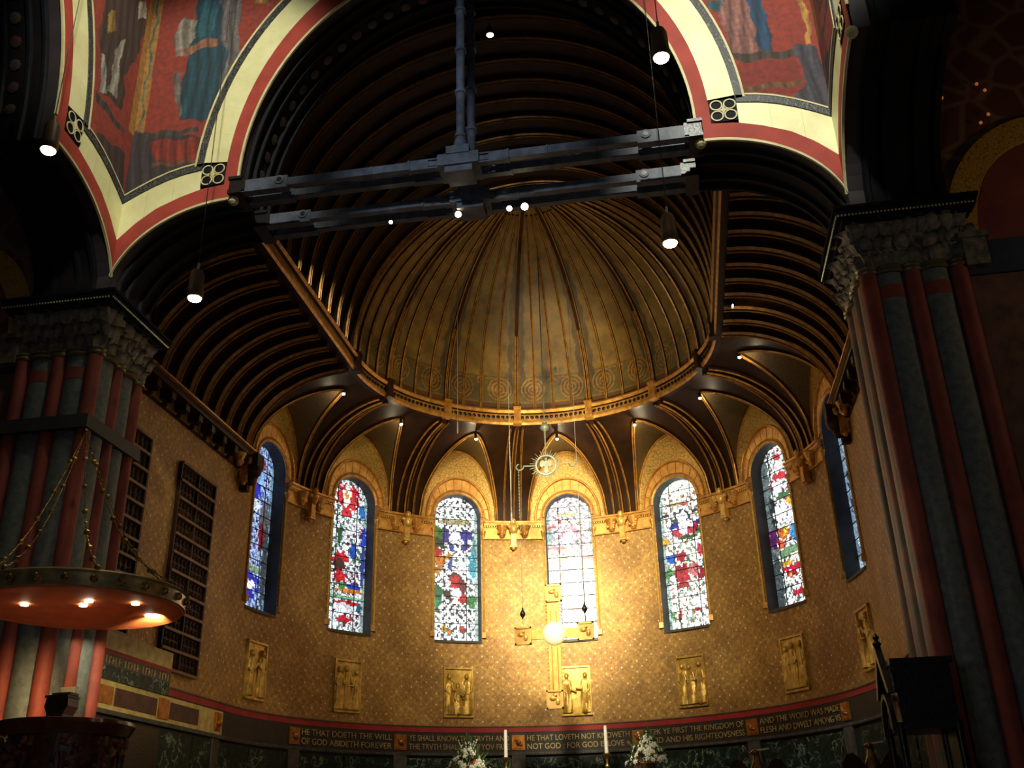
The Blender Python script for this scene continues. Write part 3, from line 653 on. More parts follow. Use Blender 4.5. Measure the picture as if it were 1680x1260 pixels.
# ------------------------------------------------------------------ straight chancel walls
for sg,nm,lb in ((-1,'wall_left','straight left chancel wall in brown gold with two tall carved grilles'),(1,'wall_right','straight right chancel wall hidden behind the right pier')):
    m=MB(); X=sg*R; y1=-.3
    xe=R*sin(TH)*sg; ye=R*cos(TH); m.add([(X,YF-.2,4.8),(xe,ye,4.8),(xe,ye,11.0),(X,YF-.2,11.0)],[(0,1,2,3)])
    wl=part(nm,m,apsem); tag(wl,lb,'wall',None,'structure')
    u=wl.data.uv_layers.new(name='UVMap'); u.data.foreach_set('uv',[YF,4.8,y1,4.8,y1,11,YF,11])
    def bx(m,y0,y1,z0,z1,d,x=X): m.box((x-sg*d/2,(y0+y1)/2,(z0+z1)/2),(d,y1-y0,z1-z0)); return m
    part('cornice',bx(bx(MB(),YF,-.5,10.78,10.95,.34),YF,-.5,10.95,11.0,.4),wood,wl); part('cornice_edge',bx(MB(),YF,-.5,10.93,10.97,.42),gilt,wl)
    part('lower_moulding',bx(MB(),YF,-.5,10.45,10.5,.06),wood,wl)
    for i in range(11):
        y=-.78-.66*i
        if y<YF: break
        m=MB(); bx(m,y-.09,y+.09,10.6,10.78,.3); m.ball((X-sg*.22,y,10.6),.09,8); m.ball((X-sg*.1,y,10.5),.07,8); part('modillion',m,wood,wl)
    m=MB(); bx(m,-.6,-.2,10.55,10.9,.5); m.ball((X-sg*.3,-.4,10.5),.24,10); m.ball((X-sg*.25,-.4,10.25),.16,10); m.box((X-sg*.12,-.4,10.1),(.2,.2,.3)); part('large_bracket',m,wood,wl,True)
    part('red_stripe',bx(MB(),YF if sg>0 else -3.2,-.3,4.66,4.80,.03),red_stripe,wl)
    part('upper_strip',bx(MB(),-2.9 if sg<0 else YF,-.3,4.80,4.83,.05),greym,wl)
    part('inscription_band',bx(MB(),YF,-.3,4.1,4.62,.06),creamst if sg<0 else band_m,wl)
    for j,(a,b) in enumerate([(-6.9,-5.2),(-5.1,-3.5),(-2.9,-1.6)]): part('inset_slab',bx(MB(),a,b,4.2,4.52,.09),plaque if j==0 else brown_wall,wl)
    part('gilt_plaque',bx(MB(),-3.4,-3.0,4.16,4.56,.1),plaque,wl)
    part('moulding',bx(MB(),YF,-.3,4.02,4.1,.12),greym,wl)
    part('backing',bx(MB(),YF,-.3,1.0,4.66,.02),band_m,wl)
    for j in range(5):
        y0=YF+1.38*j+.1; part('marble_panel',bx(MB(),y0,y0+1.2,1.0,3.95,.05),marble if j!=2 else wood_dk,wl)
    if sg<0:
        t=empty('parapet_block',(X,-4.4,4.65),'cream topped marble block with a red line and gold lettering behind the pulpit','parapet')
        part('cream_top',bx(MB(),-7.2,-3.2,5.14,5.46,.17),creamst,t); part('red_line',bx(MB(),-7.2,-3.2,5.06,5.14,.16),red_stripe,t); part('lettered_band',bx(MB(),-7.2,-3.2,4.86,5.06,.15),greym,t); part('green_marble',bx(MB(),-7.2,-3.2,4.62,4.86,.15),marble,t)
        m=MB()
        for q in range(34):
            y=-7.1+q*.115
            if q%6==5: continue
            m.box((X-sg*.155,y,4.96),(.02,.015,.13)); 
            if q%3: m.box((X-sg*.155,y+.03,4.96+.05*(q%2)),(.02,.05,.015))
        part('worn_lettering',m,letter,t,kind='stuff')
        for gi,(y0,y1,z0,z1,lab) in enumerate([(-3.62,-1.9,5.15,9.58,'tall carved wooden grille on the left chancel wall, nearer the windows'),(-6.9,-5.03,5.5,9.58,'tall carved wooden grille half hidden behind the left pier')]):
            t=empty('carved_grille',(X+.0,(y0+y1)/2,z0),lab,'grille','carved grilles on the left wall')
            nr=11; dz=(z1-z0)/nr; nc=2; dy=(y1-y0)/nc
            part('backing',bx(MB(),y0,y1,z0,z1,.03),wood_dk,t)
            m=MB(); 
            for r_ in range(nr+1): bx(m,y0,y1,z0+r_*dz-.03,z0+r_*dz+.03,.12)
            part('rails',m,mat('rail_gold',(132,98,54),(98,70,36),.5,.2),t)
            m=MB()
            for c_ in range(nc+1): bx(m,y0+c_*dy-.03,y0+c_*dy+.03,z0,z1,.10)
            part('stiles',m,wood,t)
            for r_ in range(nr):
                for c_ in range(nc):
                    m=MB(); yc=y0+(c_+.5)*dy; zz=z0+(r_+.5)*dz
                    bx(m,yc-dy*.42,yc+dy*.42,zz-dz*.4,zz+dz*.4,.05)
                    for q in range(4):
                        for q2 in range(2): m.ball((X-sg*.06,yc+(q-1.5)*dy*.2,zz+(q2-.5)*dz*.4),.06,5,(.5,1,1.2))
                    part('carved_panel',m,wood,t)

# ------------------------------------------------------------------ crossing walls
def E(x,a,b): return 13.05+b*math.sqrt(max(1-(x/a)**2,0))
def S0(x): return 10.75+1.87*math.sqrt(max(1-((abs(x)-4.3)/2.28)**2,0)) if abs(x)>4.3 else 12.62
def interp(x,tab):
    xs=[t[0] for t in tab]; return float(np.interp(abs(x),xs,[t[1] for t in tab]))
S1=lambda x: interp(x,[(4.2,12.97),(4.9,12.9),(5.3,12.78),(5.77,12.58),(6.15,12.3),(6.5,11.95)])
S2=lambda x: interp(x,[(4.9,13.34),(5.3,13.28),(5.6,13.2),(5.9,13.08),(6.2,12.93),(6.5,12.76)])
S3=lambda x: S2(x)+.15
FRE=[[(-6.7,14.55),(-6.24,14.48),(-5.07,14.15),(-4.89,14.16),(-4.99,13.42),(-6.44,12.79)],[(-6.11,14.23),(-5.12,14.14),(-5.11,13.62),(-6.01,13.7)],[(-6.07,13.68),(-5.07,13.62),(-5.06,13.53),(-6.06,13.58)],[(-5.55,13.46),(-5.09,13.48),(-5.12,13.3),(-5.5,13.28)],[(-6.55,19),(-6.33,19),(-6.29,14.44),(-6.51,14.53)],[(-6.47,19),(-6.41,19),(-6.38,14.48),(-6.42,14.5)],[(-5.1,18.6),(-4.75,18.6),(-4.59,17.58),(-4.52,16.58),(-4.48,15.78),(-4.75,15.21),(-4.99,15.71),(-5.04,16.84)],[(-5.45,18.8),(-5.1,18.8),(-5.03,17.66),(-4.89,16.65),(-4.74,16.06),(-4.88,14.71),(-5.11,14.52),(-5.57,14.67),(-5.63,15.36),(-5.6,15.97),(-5.63,16.78),(-5.54,17.76)],[(-5.47,17.75),(-5.13,17.68),(-5.09,16.68),(-5.49,16.75)],[(-5.93,17.08),(-5.82,17.31),(-5.52,17.22),(-5.47,16.75),(-5.64,16.3),(-5.87,16.26)],[(-5.85,16.41),(-5.15,16.66),(-4.93,16.62),(-4.94,16.46),(-5.57,16.32)],[(-5.82,15.85),(-5.67,15.83),(-5.58,14.74),(-5.69,14.91)],[(-6.24,14.43),(-5.1,14.4),(-5.09,14.28),(-6.22,14.28)],[(-4.32,17.52),(-3.99,17.46),(-3.98,17.34),(-4.31,17.41)]]
FREC=[(58,50,56),(140,44,32),(110,70,40),(104,34,28),(176,124,56),(84,110,92),(104,98,98),(20,66,84),(32,88,102),(140,130,118),(146,96,72),(108,104,98),(70,60,56),(170,130,70)]
FRR=[[(5.02,17.0),(5.51,17.0),(5.49,15.05),(5.52,14.4),(4.99,14.45),(4.87,15.32)],[(5.4,17),(5.76,17),(5.68,14.87),(5.75,14.4),(5.56,14.35),(5.44,14.63),(5.44,15.36)],[(4.7,15.8),(5.02,15.73),(4.94,15.45),(4.78,15.55)],[(4.99,14.45),(6.15,14.36),(6.15,14.19),(5.12,14.23)],[(5.06,13.69),(6.05,13.66),(6.06,13.55),(5.1,13.57)],[(6.11,14.44),(6.47,14.42),(6.59,12.8),(5.92,13.3),(6.14,13.53)],[(6.26,19),(6.43,19),(6.41,14.48),(6.32,14.44)]]
FRRC=[(140,92,84),(30,66,96),(34,80,90),(72,58,50),(112,80,48),(72,68,78),(180,128,60)]
# north spandrel figure, u measured from crossing centre (y+15.3)
FN=[[(4.9,18.6),(6.1,18.6),(6.07,17.51),(6.35,16.96),(6.18,16.16),(5.93,15.32),(6.0,14.63),(5.27,14.46),(4.95,15.48),(4.9,16.39)],[(5.02,16.15),(5.27,16.47),(5.34,16.07),(5.19,15.78)],[(5.07,15.22),(5.2,15.27),(5.46,14.55),(5.27,14.46)],[(5.55,15.88),(5.7,16.18),(5.75,14.72),(5.45,14.61)],[(5.93,17.37),(6.19,17.55),(6.24,17.18),(6.0,16.92)],[(5.19,14.39),(6.21,14.28),(6.24,14.16),(5.2,14.19)],[(5.36,13.62),(6.28,13.84),(6.59,12.86),(5.3,13.23)]]
FNC=[(66,46,40),(150,120,56),(160,154,146),(156,150,140),(170,160,140),(66,56,52),(66,46,44)]
def fold(co_x,co_z,c,poly,col,amp=.35,fr=22):
    wx=co_x+.035*np.sin(co_z*5.3+1)+.02*np.sin(co_z*13+co_x*9) if amp>.1 else co_x
    wz=co_z+.03*np.sin(co_x*11) if amp>.1 else co_z
    k=inpoly(wx,wz,poly); b=np.array(lin(col)); x=co_x[k]; z=co_z[k]
    f1=np.sin(x*26+1.6*np.sin(z*2.3)+z*.8); f2=np.sin(x*61+2.5*np.sin(z*4.1+1)+z*2); f3=np.sin(z*6+3*np.sin(x*8))
    s=1+amp*1.3*np.sign(f1)*np.abs(f1)**2+amp*.45*f2+amp*.4*f3*(f1>0)
    c[k]=b*np.clip(s,.3,2)[:,None]
def crossing(name,mp,label,side):
    xs=sorted(set([round(x,4) for x in list(np.arange(-6.5,-3.2,.022))+list(np.arange(-3.2,3.2,.2))+list(np.arange(3.2,6.5,.022))+[6.5]])); root=None
    m=MB(); idx=[]; NZ=230
    gx=[]; 
    for x in xs:
        lo=E(x,5.09,6.15) if abs(x)<4.98 else S3(x)
        lo=max(lo,S3(x) if abs(x)>4.98 else 0)
        gx.append((x,lo))
    vs=[]
    for x,lo in gx:
        for j in range(NZ+1): vs.append((x,lo+(20.6-lo)*(j/NZ)**1.15))
    m.add([mp(x,z,0) for x,z in vs],[(i*(NZ+1)+j,(i+1)*(NZ+1)+j,(i+1)*(NZ+1)+j+1,i*(NZ+1)+j+1) for i in range(len(xs)-1) for j in range(NZ)])
    root=part(name,m,fresco); tag(root,label,'wall',None,'structure')
    pc=np.array(vs)
    def col(co):
        x,z=pc[:,0],pc[:,1]; n=len(x); c=np.tile(np.array(lin((154,56,42))),(n,1))
        if side=='east':
            for p,q in zip(FRE,FREC): fold(x,z,c,p,q,.35 if q[0]!=176 else .05)
            k=(x>0)&(z>13.4)&(z<14.2)&(x<6.1); c[k]=np.array(lin((142,48,38)))
            for p,q in zip(FRR,FRRC): fold(x,z,c,p,q)
        else:
            for p,q in zip(FN,FNC): fold(x,z,c,p,q)
            k=(x>6.32)&(z>14.4); c[k]=np.array(lin((176,124,56)))
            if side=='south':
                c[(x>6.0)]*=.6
        return c
    paint(root,col)
    def band(nm,lo,hi,x0,x1,mtl,d,n=30):
        m=MB(); X=list(np.linspace(x0,x1,n)); m.grid(lambda x,t:mp(x,lo(x)+(hi(x)-lo(x))*t,-d),X,[0,1]); m.grid(lambda x,t:mp(x,lo(x),-d*t),X,[0,1]); m.grid(lambda x,t:mp(x,hi(x),-d*t),X,[0,1]); part(nm,m,mtl,root)
    def eband(nm,a0,b0,a1,b1,t0,t1,mtl,d,zbase=None,n=60):
        m=MB(); T=list(np.linspace(t0,t1,n))
        q=lambda t,s:(-(a0+(a1-a0)*s)*cos(t),13.05+(b0+(b1-b0)*s)*sin(t))
        m.grid(lambda t,s:mp(*q(t,s),-d),T,[0,1]); m.grid(lambda t,s:mp(*q(t,0),-d*s),T,[0,1]); m.grid(lambda t,s:mp(*q(t,1),-d*s),T,[0,1]); part(nm,m,mtl,root)
    eband('red_band',4.22,4.85,4.47,5.42,0,PI,red_p,.03)
    eband('cream_line',4.18,4.80,4.225,4.86,0,PI,cream_line,.045)
    tb=.075
    for i in range(26):
        a=tb+(PI-2*tb)*i/26; b=tb+(PI-2*tb)*(i+1)/26; eband('gilt_block',4.47,5.42,4.94,6.0,a,b-.0002,cream,.025,n=6)
    eband('scallop_border',4.94,6.0,5.07,6.13,.06,PI-.06,borderm,.045)
    eband('pale_line',5.07,6.13,5.11,6.18,.06,PI-.06,cream_line,.055)
    for sg in (-1,1):
        band('red_band',lambda x:S0(x),S1,sg*4.22,sg*6.5,red_p,.03)
        band('red_band',lambda x:12.6,lambda x:13.06,sg*4.22,sg*4.47,red_p,.031,3)
        band('cream_line',lambda x:S0(x)-.04,lambda x:S0(x)+.01,sg*4.22,sg*6.5,cream_line,.045)
        for a,b in ((4.94,5.48),(5.482,6.0),(6.002,6.5)): band('gilt_block',S1,S2,sg*a,sg*b,cream,.025,8)
        band('star_block',lambda x:12.95,lambda x:13.42,sg*4.47,sg*4.94,soff_b,.04,3)
        xc,zc_=sg*4.705,13.185; m=MB()
        def ring(cx,cz,r): 
            T=np.linspace(0,2*PI,17)[:-1]; vx=(mp(1,10,0)-mp(0,10,0)); m.sweep([mp(cx+r*cos(q),cz+r*sin(q),-.045) for q in T],[(-.012,0),(.012,0),(.012,.012),(-.012,.012)],[vx*cos(q)+Vector((0,0,sin(q))) for q in T],[(mp(0,10,-1)-mp(0,10,0))]*16,closed=True)
        for qx in (-1,1):
            for qz in (-1,1): ring(xc+qx*.115,zc_+qz*.115,.1)
        m.prism([(xc+(.1 if i%2==0 else .035)*cos(i*PI/4),zc_+(.1 if i%2==0 else .035)*sin(i*PI/4)) for i in range(8)],lambda x,y,d:mp(x,y,-d),.04,.06)
        part('star_inlay',m,cream_line,root,kind='stuff')
        band('scallop_border',S2,S3,sg*4.94,sg*6.5,borderm,.045)
        band('pale_line',lambda x:S3(x),lambda x:S3(x)+.035,sg*5.1,sg*6.5,cream_line,.055)
        m=MB(); c=mp(sg*4.25,12.55,-.03); m.ball(c,.1,10); part('volute',m,cream_line,root)
    # soffit with stepped orders
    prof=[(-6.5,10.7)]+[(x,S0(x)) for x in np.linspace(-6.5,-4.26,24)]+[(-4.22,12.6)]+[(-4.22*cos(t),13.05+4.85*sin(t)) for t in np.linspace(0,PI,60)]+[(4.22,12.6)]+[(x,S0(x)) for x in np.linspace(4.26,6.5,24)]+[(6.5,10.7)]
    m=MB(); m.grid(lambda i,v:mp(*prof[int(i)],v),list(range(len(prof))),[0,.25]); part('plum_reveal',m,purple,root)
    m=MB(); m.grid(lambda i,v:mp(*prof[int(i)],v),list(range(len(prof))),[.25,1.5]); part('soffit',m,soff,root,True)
    # back of the arch wall above the vault
    for v in (.32,.62,1.1,1.42):
        n=len(prof); P=[mp(*q,v) for q in prof]; m=MB()
        Tn=[(P[min(i+1,n-1)]-P[max(i-1,0)]).normalized() for i in range(n)]
        vv=(mp(0,15,1)-mp(0,15,0)).normalized(); Bn=[vv]*n; Nn=[t.cross(vv).normalized() for t in Tn]
        m.sweep(P,[(.06*cos(a),.06*sin(a)) for a in np.linspace(0,2*PI,7)[:-1]],Bn,Nn); part('roll_moulding',m,soff_b,root,True)
    dm=MB(); dm.lathe((0,0,0),[(.11,-.01),(.11,.012),(.05,.02)],8); cols_=[mat('rosette_red',(60,30,25),(44,24,20),.7),mat('rosette_ochre',(62,52,36),(46,38,28),.7)]
    dms=[dm.mesh('rosette',q) for q in cols_]
    for j,t in enumerate(np.linspace(.05,PI-.05,34)):
        p=mp(-4.20*cos(t),13.05+4.83*sin(t),.87); nn=(mp(0,13.05,.87)-p).normalized()
        off=Vector((0,0,0)); o=link('rosette',dms[j%2],root,p,Vector((0,0,1)).rotation_difference(nn).to_euler())
    return root
we=crossing('wall_east',lambda x,z,v:Vector((x,YC+v,z)),'painted arch wall with red and pale gold bands facing the crossing','east')
wn=crossing('wall_north',lambda u,z,v:Vector((-6.5-v,YC-6.5+u,z)),'left crossing arch wall seen obliquely with a dark robed painted figure','north')
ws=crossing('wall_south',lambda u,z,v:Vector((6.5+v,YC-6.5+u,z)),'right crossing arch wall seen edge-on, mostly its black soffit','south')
# spandrel mass above the arch's back edge, closing the gap to the barrel vault
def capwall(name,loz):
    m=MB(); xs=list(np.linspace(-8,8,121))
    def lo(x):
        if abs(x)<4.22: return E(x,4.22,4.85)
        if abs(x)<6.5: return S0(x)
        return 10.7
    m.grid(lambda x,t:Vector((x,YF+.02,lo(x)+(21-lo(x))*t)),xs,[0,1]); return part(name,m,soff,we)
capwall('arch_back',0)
# dark transepts behind the side arches
for sg,nm,lab in ((1,'wall_transept_right','right transept wall with gold arch and red tympanum behind the pier'),(-1,'wall_transept_left','dim left transept wall behind the left pier')):
    X0=sg*8.0; Yp=YC+.1
    m=MB(); m.add([(X0,Yp,0),(sg*16,Yp,0),(sg*16,Yp,9.5),(X0,Yp,9.5)],[(0,1,2,3)]); t=part(nm,m,brown_wall); tag(t,lab,'wall',None,'structure')
    m=MB(); m.box((sg*12,Yp,9.8),(8,.1,.6)); part('blue_string_course',m,bluebl,t)
    m=MB(); m.box((sg*8.2,Yp-.1,9.85),(.35,.2,.5)); m.box((sg*8.2,Yp-.12,10.12),(.45,.25,.1)); part('impost',m,capstone,t)
    m=MB(); m.box((sg*12,Yp+.05,15.5),(8,.1,10.8)); part('painted_wall',m,transc,t)
    cx=sg*9.62; m=MB(); m.prism([(cx+1.28*cos(a),10.1+1.75*sin(a)) for a in np.linspace(0,PI,30)],lambda x,y,d:Vector((x,Yp-d,y)),0,.03); part('tympanum',m,tymp,t)
    m=MB(); T=np.linspace(0,PI,36); m.sweep([Vector((cx+1.5*cos(a),Yp,10.1+2.0*sin(a))) for a in T],[(-.22,0),(.22,0),(.22,.1),(-.22,.1)],[Vector((cos(a),0,sin(a))) for a in T],[Vector((0,-1,0))]*36); part('gold_archivolt',m,goldarch,t)
    m=MB(); m.prism([(sg*8.15+sg*.0,9.0)]+[(sg*(8.75+.75*cos(a)),5.8+2.4*sin(a)) for a in np.linspace(PI,0,20)] if False else [(sg*9.6+1.15*cos(a),6.4+1.7*sin(a)) for a in np.linspace(0,2*PI,30)],lambda x,y,d:Vector((x,Yp-d,y)),0,.02); part('dark_opening',m,soff,t)
    m=MB(); m.box((sg*12,-15.3,20.6),(8.5,14,.2)); part('transept_ceiling',m,transc,t)
    if sg>0:
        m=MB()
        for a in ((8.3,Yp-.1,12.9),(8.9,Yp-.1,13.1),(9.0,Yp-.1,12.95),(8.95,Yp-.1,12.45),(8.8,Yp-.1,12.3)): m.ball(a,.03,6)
        part('glowing_gilt_stars',m,emis('star_glow',(230,130,60),.3),t)  # stars emit faintly, their shine put into the material

# ------------------------------------------------------------------ piers
leaf=MB(); 
def leafmesh():
    m=MB(); vs=[]; n=5
    for i in range(n+1):
        t=i/n; w=.11*sin(PI*min(.15+t*.8,1))+.012; y=-.12*t*t-.02; z=.34*t-(.1*max(t-.75,0)*4 if t>.75 else 0)
        y-= .08*max(t-.6,0)*2
        for q in (-1,-.5,0,.5,1): vs.append((w*q,y+abs(q)*.035,z+.02*((i+int(q*2))%2)))
    m.add(vs,[(i*5+j,i*5+j+1,(i+1)*5+j+1,(i+1)*5+j) for i in range(n) for j in range(4)])
    return m.mesh('leaf',capstone,60)
LEAF=leafmesh()
def pier(sg,label):
    x0=sg*6.5; cx=sg*7.25; cy=YC+.75; t=empty('clustered_pier',(cx,cy,0),label,'pier')
    m=MB(); m.box((cx,cy,4.85),(1.32,1.32,9.7)); part('core',m,greystone,t)
    hz=9.72
    def shaft(x,y,r,mt,sx=1,sy=1,nm='shaft',z0=0.0,z1=hz): 
        m=MB(); m.lathe((x,y,0),[(r,z0),(r,z1)],16,None,sx,sy); return part(nm,m,mt,t,True)
    xs=[x0+sg*.06,x0+sg*.72,x0+sg*1.42]; ys=[YC+.06,YC+.72,YC+1.42]
    for x in xs: shaft(x,YC+.05,.13,redstone,nm='red_shaft')
    for y in ys[1:]: shaft(x0+sg*.05,y,.13,redstone if sg<0 else litstone,nm='red_shaft')
    shaft(xs[2],ys[2],.13,redstone,nm='red_shaft'); shaft(xs[1],ys[2],.13,redstone,nm='red_shaft')
    for x in (x0+sg*.39,x0+sg*1.07): shaft(x,YC+.14,.25,greystone,1,.75,'grey_shaft'); shaft(x,YC+.135,.252,redstone,1,.75,'red_drum',9.2,9.42)
    for y in (YC+.39,YC+1.07): shaft(x0+sg*.14,y,.25,greystone if sg<0 else litstone,.75,1,'grey_shaft'); 
    # neck rings
    for (x,y,r) in [(x,YC+.05,.16) for x in xs]+[(x0+sg*.05,y,.16) for y in ys[1:]]+[(x0+sg*.39,YC+.14,.27),(x0+sg*1.07,YC+.14,.27),(x0+sg*.14,YC+.39,.27),(x0+sg*.14,YC+1.07,.27)]:
        m=MB(); m.lathe((x,y,hz-.03),[(r,-.05),(r*1.12,-.02),(r,.01),(r*.95,.03),(r*1.1,.06),(r*.95,.09)],14,None,1,.85); part('neck_ring',m,brass if y>YC+.1 and False else mat('neck_gilt',(120,108,66),(84,76,48),.45,.4),t,True)
    cap=part('capital',MB().add([(cx+a*q,cy+b*q,z) for z,q in ((9.75,.72),(10.2,.78),(10.5,.92)) for a,b in ((-1,-1),(1,-1),(1,1),(-1,1))],[(i*4+j,i*4+(j+1)%4,(i+1)*4+(j+1)%4,(i+1)*4+j) for i in range(2) for j in range(4)]+[(8,9,10,11)]),capstone,t)
    ab=MB(); ab.box((cx,cy,10.55),(1.96,1.96,.1)); ab.box((cx,cy,10.66),(2.12,2.12,.12)); ab.box((cx,cy,10.74),(2.2,2.2,.05)); part('abacus',ab,soff_b,t)
    bd=MB()
    for q in np.arange(-1.04,1.05,.055):
        bd.ball((cx+q,cy-1.07,10.6),.018,5); bd.ball((cx-sg*1.07,cy+q,10.6),.018,5)
    part('bead_row',bd,cream_line,t,kind='stuff')
    base=Vector(cap.location)+Vector(t.location)
    rs=random.Random(4+sg)
    for face in range(2):
        for row in range(3):
            nn=9
            for i in range(nn):
                q=-.78+1.56*(i+(row%2)*.5)/(nn-1); z=9.74+.25*row+rs.uniform(-.03,.03); out=.74+.06*row
                if face==0: loc=Vector((cx+q,cy-out,z)); rz=0
                else: loc=Vector((cx-sg*out,cy+q,z)); rz=-PI/2 if sg>0 else PI/2
                link('leaf',LEAF,cap,loc-base,(rs.uniform(-.25,.15),rs.uniform(-.2,.2),rz+rs.uniform(-.3,.3)),(1,1,rs.uniform(.85,1.15)))
    m=MB(); m.box((cx,cy,.3),(1.9,1.9,.6)); m.box((cx,cy,.7),(1.7,1.7,.25)); part('base',m,greystone,t)
    if sg<0:
        m=MB(); m.box((cx,cy-.02,8.33),(1.74,1.78,.24)); part('iron_band',m,mat('dark_band',(56,54,54),(40,40,40),.6),t)
    return t
pier(-1,'left crossing pier of red and grey shafts with a dark band above the pulpit canopy')
pier(1,'large right crossing pier of red and grey shafts with a leafy capital')

# ------------------------------------------------------------------ tie beams and king posts
def tie(y,z,a,label,dy,lamps):
    t=empty('tie_beam',(0,y,z),label,'beam','trussed beams across the chancel arch')
    for j,yy in enumerate((y-dy/2,y+dy/2)):
        for sg in (-1,1):
            m=MB(); m.box((sg*(.55+(a-.55)/2),yy,z),(a-.55,.13,.16)); part('bar',m,iron,t)
            m=MB(); m.box((sg*(a-.45),yy,z),(.9,.16,.26)); m.tube((sg*(a-.75),yy-.1,z+.04),(sg*(a-.75),yy+.1,z+.04),.09,n=12); part('end_plate',m,iron,t)
            m=MB(); m.tube((sg*(a-.75),yy-.105,z+.04),(sg*(a-.75),yy+.105,z+.04),.05,n=10); part('pin',m,wood_dk,t)
            m=MB(); m.box((sg*.62,yy,z+.0),(.5,.1,.1)); m.box((sg*.62,yy,z+.09),(.56,.12,.03)); m.box((sg*.62,yy,z-.09),(.56,.12,.03)); part('turnbuckle',m,iron,t)
            m=MB(); m.box((sg*.9,yy,z),(.04,.17,.2)); m.box((sg*1.6,yy,z),(.02,.15,.18)); m.box((sg*2.4,yy,z),(.02,.15,.18)); part('strap',m,iron,t)
    m=MB(); m.box((0,y,z+.02),(.75,dy+.2,.24)); m.box((0,y,z+.2),(.42,dy+.25,.16)); m.box((0,y,z-.16),(.5,dy+.1,.12)); part('centre_joint',m,iron,t)
    for sg in (-1,1):
        m=MB(); m.box((sg*(a+.06),y,z+.03),(.3,dy+.2,.26)); m.box((sg*(a+.1),y,z+.18),(.26,dy+.26,.06)); m.box((sg*(a+.1),y,z-.12),(.24,dy+.26,.08)); part('end_block',m,wood_dk,t)
    return t
tie(-8.7,12.75,4.08,'nearer blue-black tie beam across the arch, king post rising from it',.36,0)
tie(-7.68,12.67,4.0,'farther blue-black tie beam across the arch with small lamps beneath',.36,1)
def kpost(y,z0,label):
    t=empty('king_post',(0,y,z0),label,'post','king posts on the tie beams')
    for q in (-.0,):
        m=MB(); m.lathe((0,y,z0),[(.13,0),(.13,.3),(.09,.4),(.085,.5)]+[(.085,8)],14); part('rod',m,iron,t,True)
    for i in range(7):
        m=MB(); m.lathe((0,y,z0+.45+i*1.02),[(.085,-.04),(.115,-.03),(.115,.03),(.085,.04)],14); part('collar',m,iron,t,True)
    m=MB(); m.box((0,y,z0+.08),(.34,.3,.22),None,.8); part('foot',m,iron,t)
    m=MB(); m.box((.0,y+.2,z0+4),(.07,.07,7.8)); part('stay_bar',m,iron,t)
kpost(-8.7,13.0,'nearer king post standing on the front tie beam'); kpost(-7.68,12.93,'farther king post just right of the front one')
# black block ends of the beam lamps
def small_spot(loc,aim,label,group,watts=0,deg=60,col=WARM,glow=True,r=.05):
    t=empty('spotlight',loc,label,'spotlight',group); d=(Vector(aim)-Vector(loc)).normalized(); L=Vector(loc)
    m=MB(); m.tube(L-d*.12,L+d*.06,r*.8,r,10); part('housing',m,wood_dk,t,True)
    m=MB(); m.tube(L+d*.055,L+d*.07,r*.85,n=10); part('lens',m,spotglow,t)
    m=MB(); m.tube(L-d*.1,L-d*.1+Vector((0,0,.16)),.012,n=6); part('bracket',m,wood_dk,t)
    if watts: spot('light',L+d*.1,aim,watts,deg,col,.03,.8,t)
    return t
for x,lb,rr in ((-.25,'leftmost bright lamp under the farther tie beam, left of centre',.07),(.72,'small bright lamp under the tie beam, just right of centre',.06),(1.01,'right one of the paired lamps under the tie beam',.08),(-1.55,'thin lamp glimmer under the left half of the tie beam',.04)):
    small_spot((x,-7.75,12.42),(x+.7,-14,8.5),lb,'lamps under the tie beam',0,60,WARM,True,rr)
for k,(th,r,z) in enumerate([(-3*D,5.45,13.05),(-2*D,5.4,12.98),(-D,5.35,12.95),(0,5.4,12.98),(D,5.35,12.98),(2*D,5.4,12.98),(3*D,5.45,13.05)]):
    p=cyl(th,z,r-.05); aim=cyl(th,12.2,R+.1)
    t=small_spot(p,cyl(th,11.0,5.0)+Vector((.2,-.6,0)),['small spotlight at the vault tip above the leftmost window','small spotlight at the vault tip above the second window from left','small spotlight at the vault tip above the third window from left','small spotlight at the vault tip behind the sunburst emblem','small spotlight at the vault tip above the window right of the cross','small spotlight at the vault tip above the second window from right','small spotlight at the vault tip near the right springing'][k],'spotlights at the tips of the window vaults')
    l=bpy.data.lights.new('light','POINT'); l.energy=[10,12,26,30,24,13,10][k]; l.color=(1,.82,.5); l.shadow_soft_size=.03; lo_=bpy.data.objects.new('light',l); COL.objects.link(lo_); lo_.parent=t; lo_.location=radial(th)*.35+Vector((0,0,-.16))
small_spot((.19,-6.45,18.05),(.3,-6.3,16.5),'bright lamp high in the barrel vault right of the king posts','vault lamps',25,100,(1,.85,.5),True,.09)
small_spot((5.0,-2.0,13.0),(6.2,-2.3,12.6),'pair-lensed lamp on the right cove beside the straight beam','vault lamps',6,120,(1,.8,.5),True,.05)

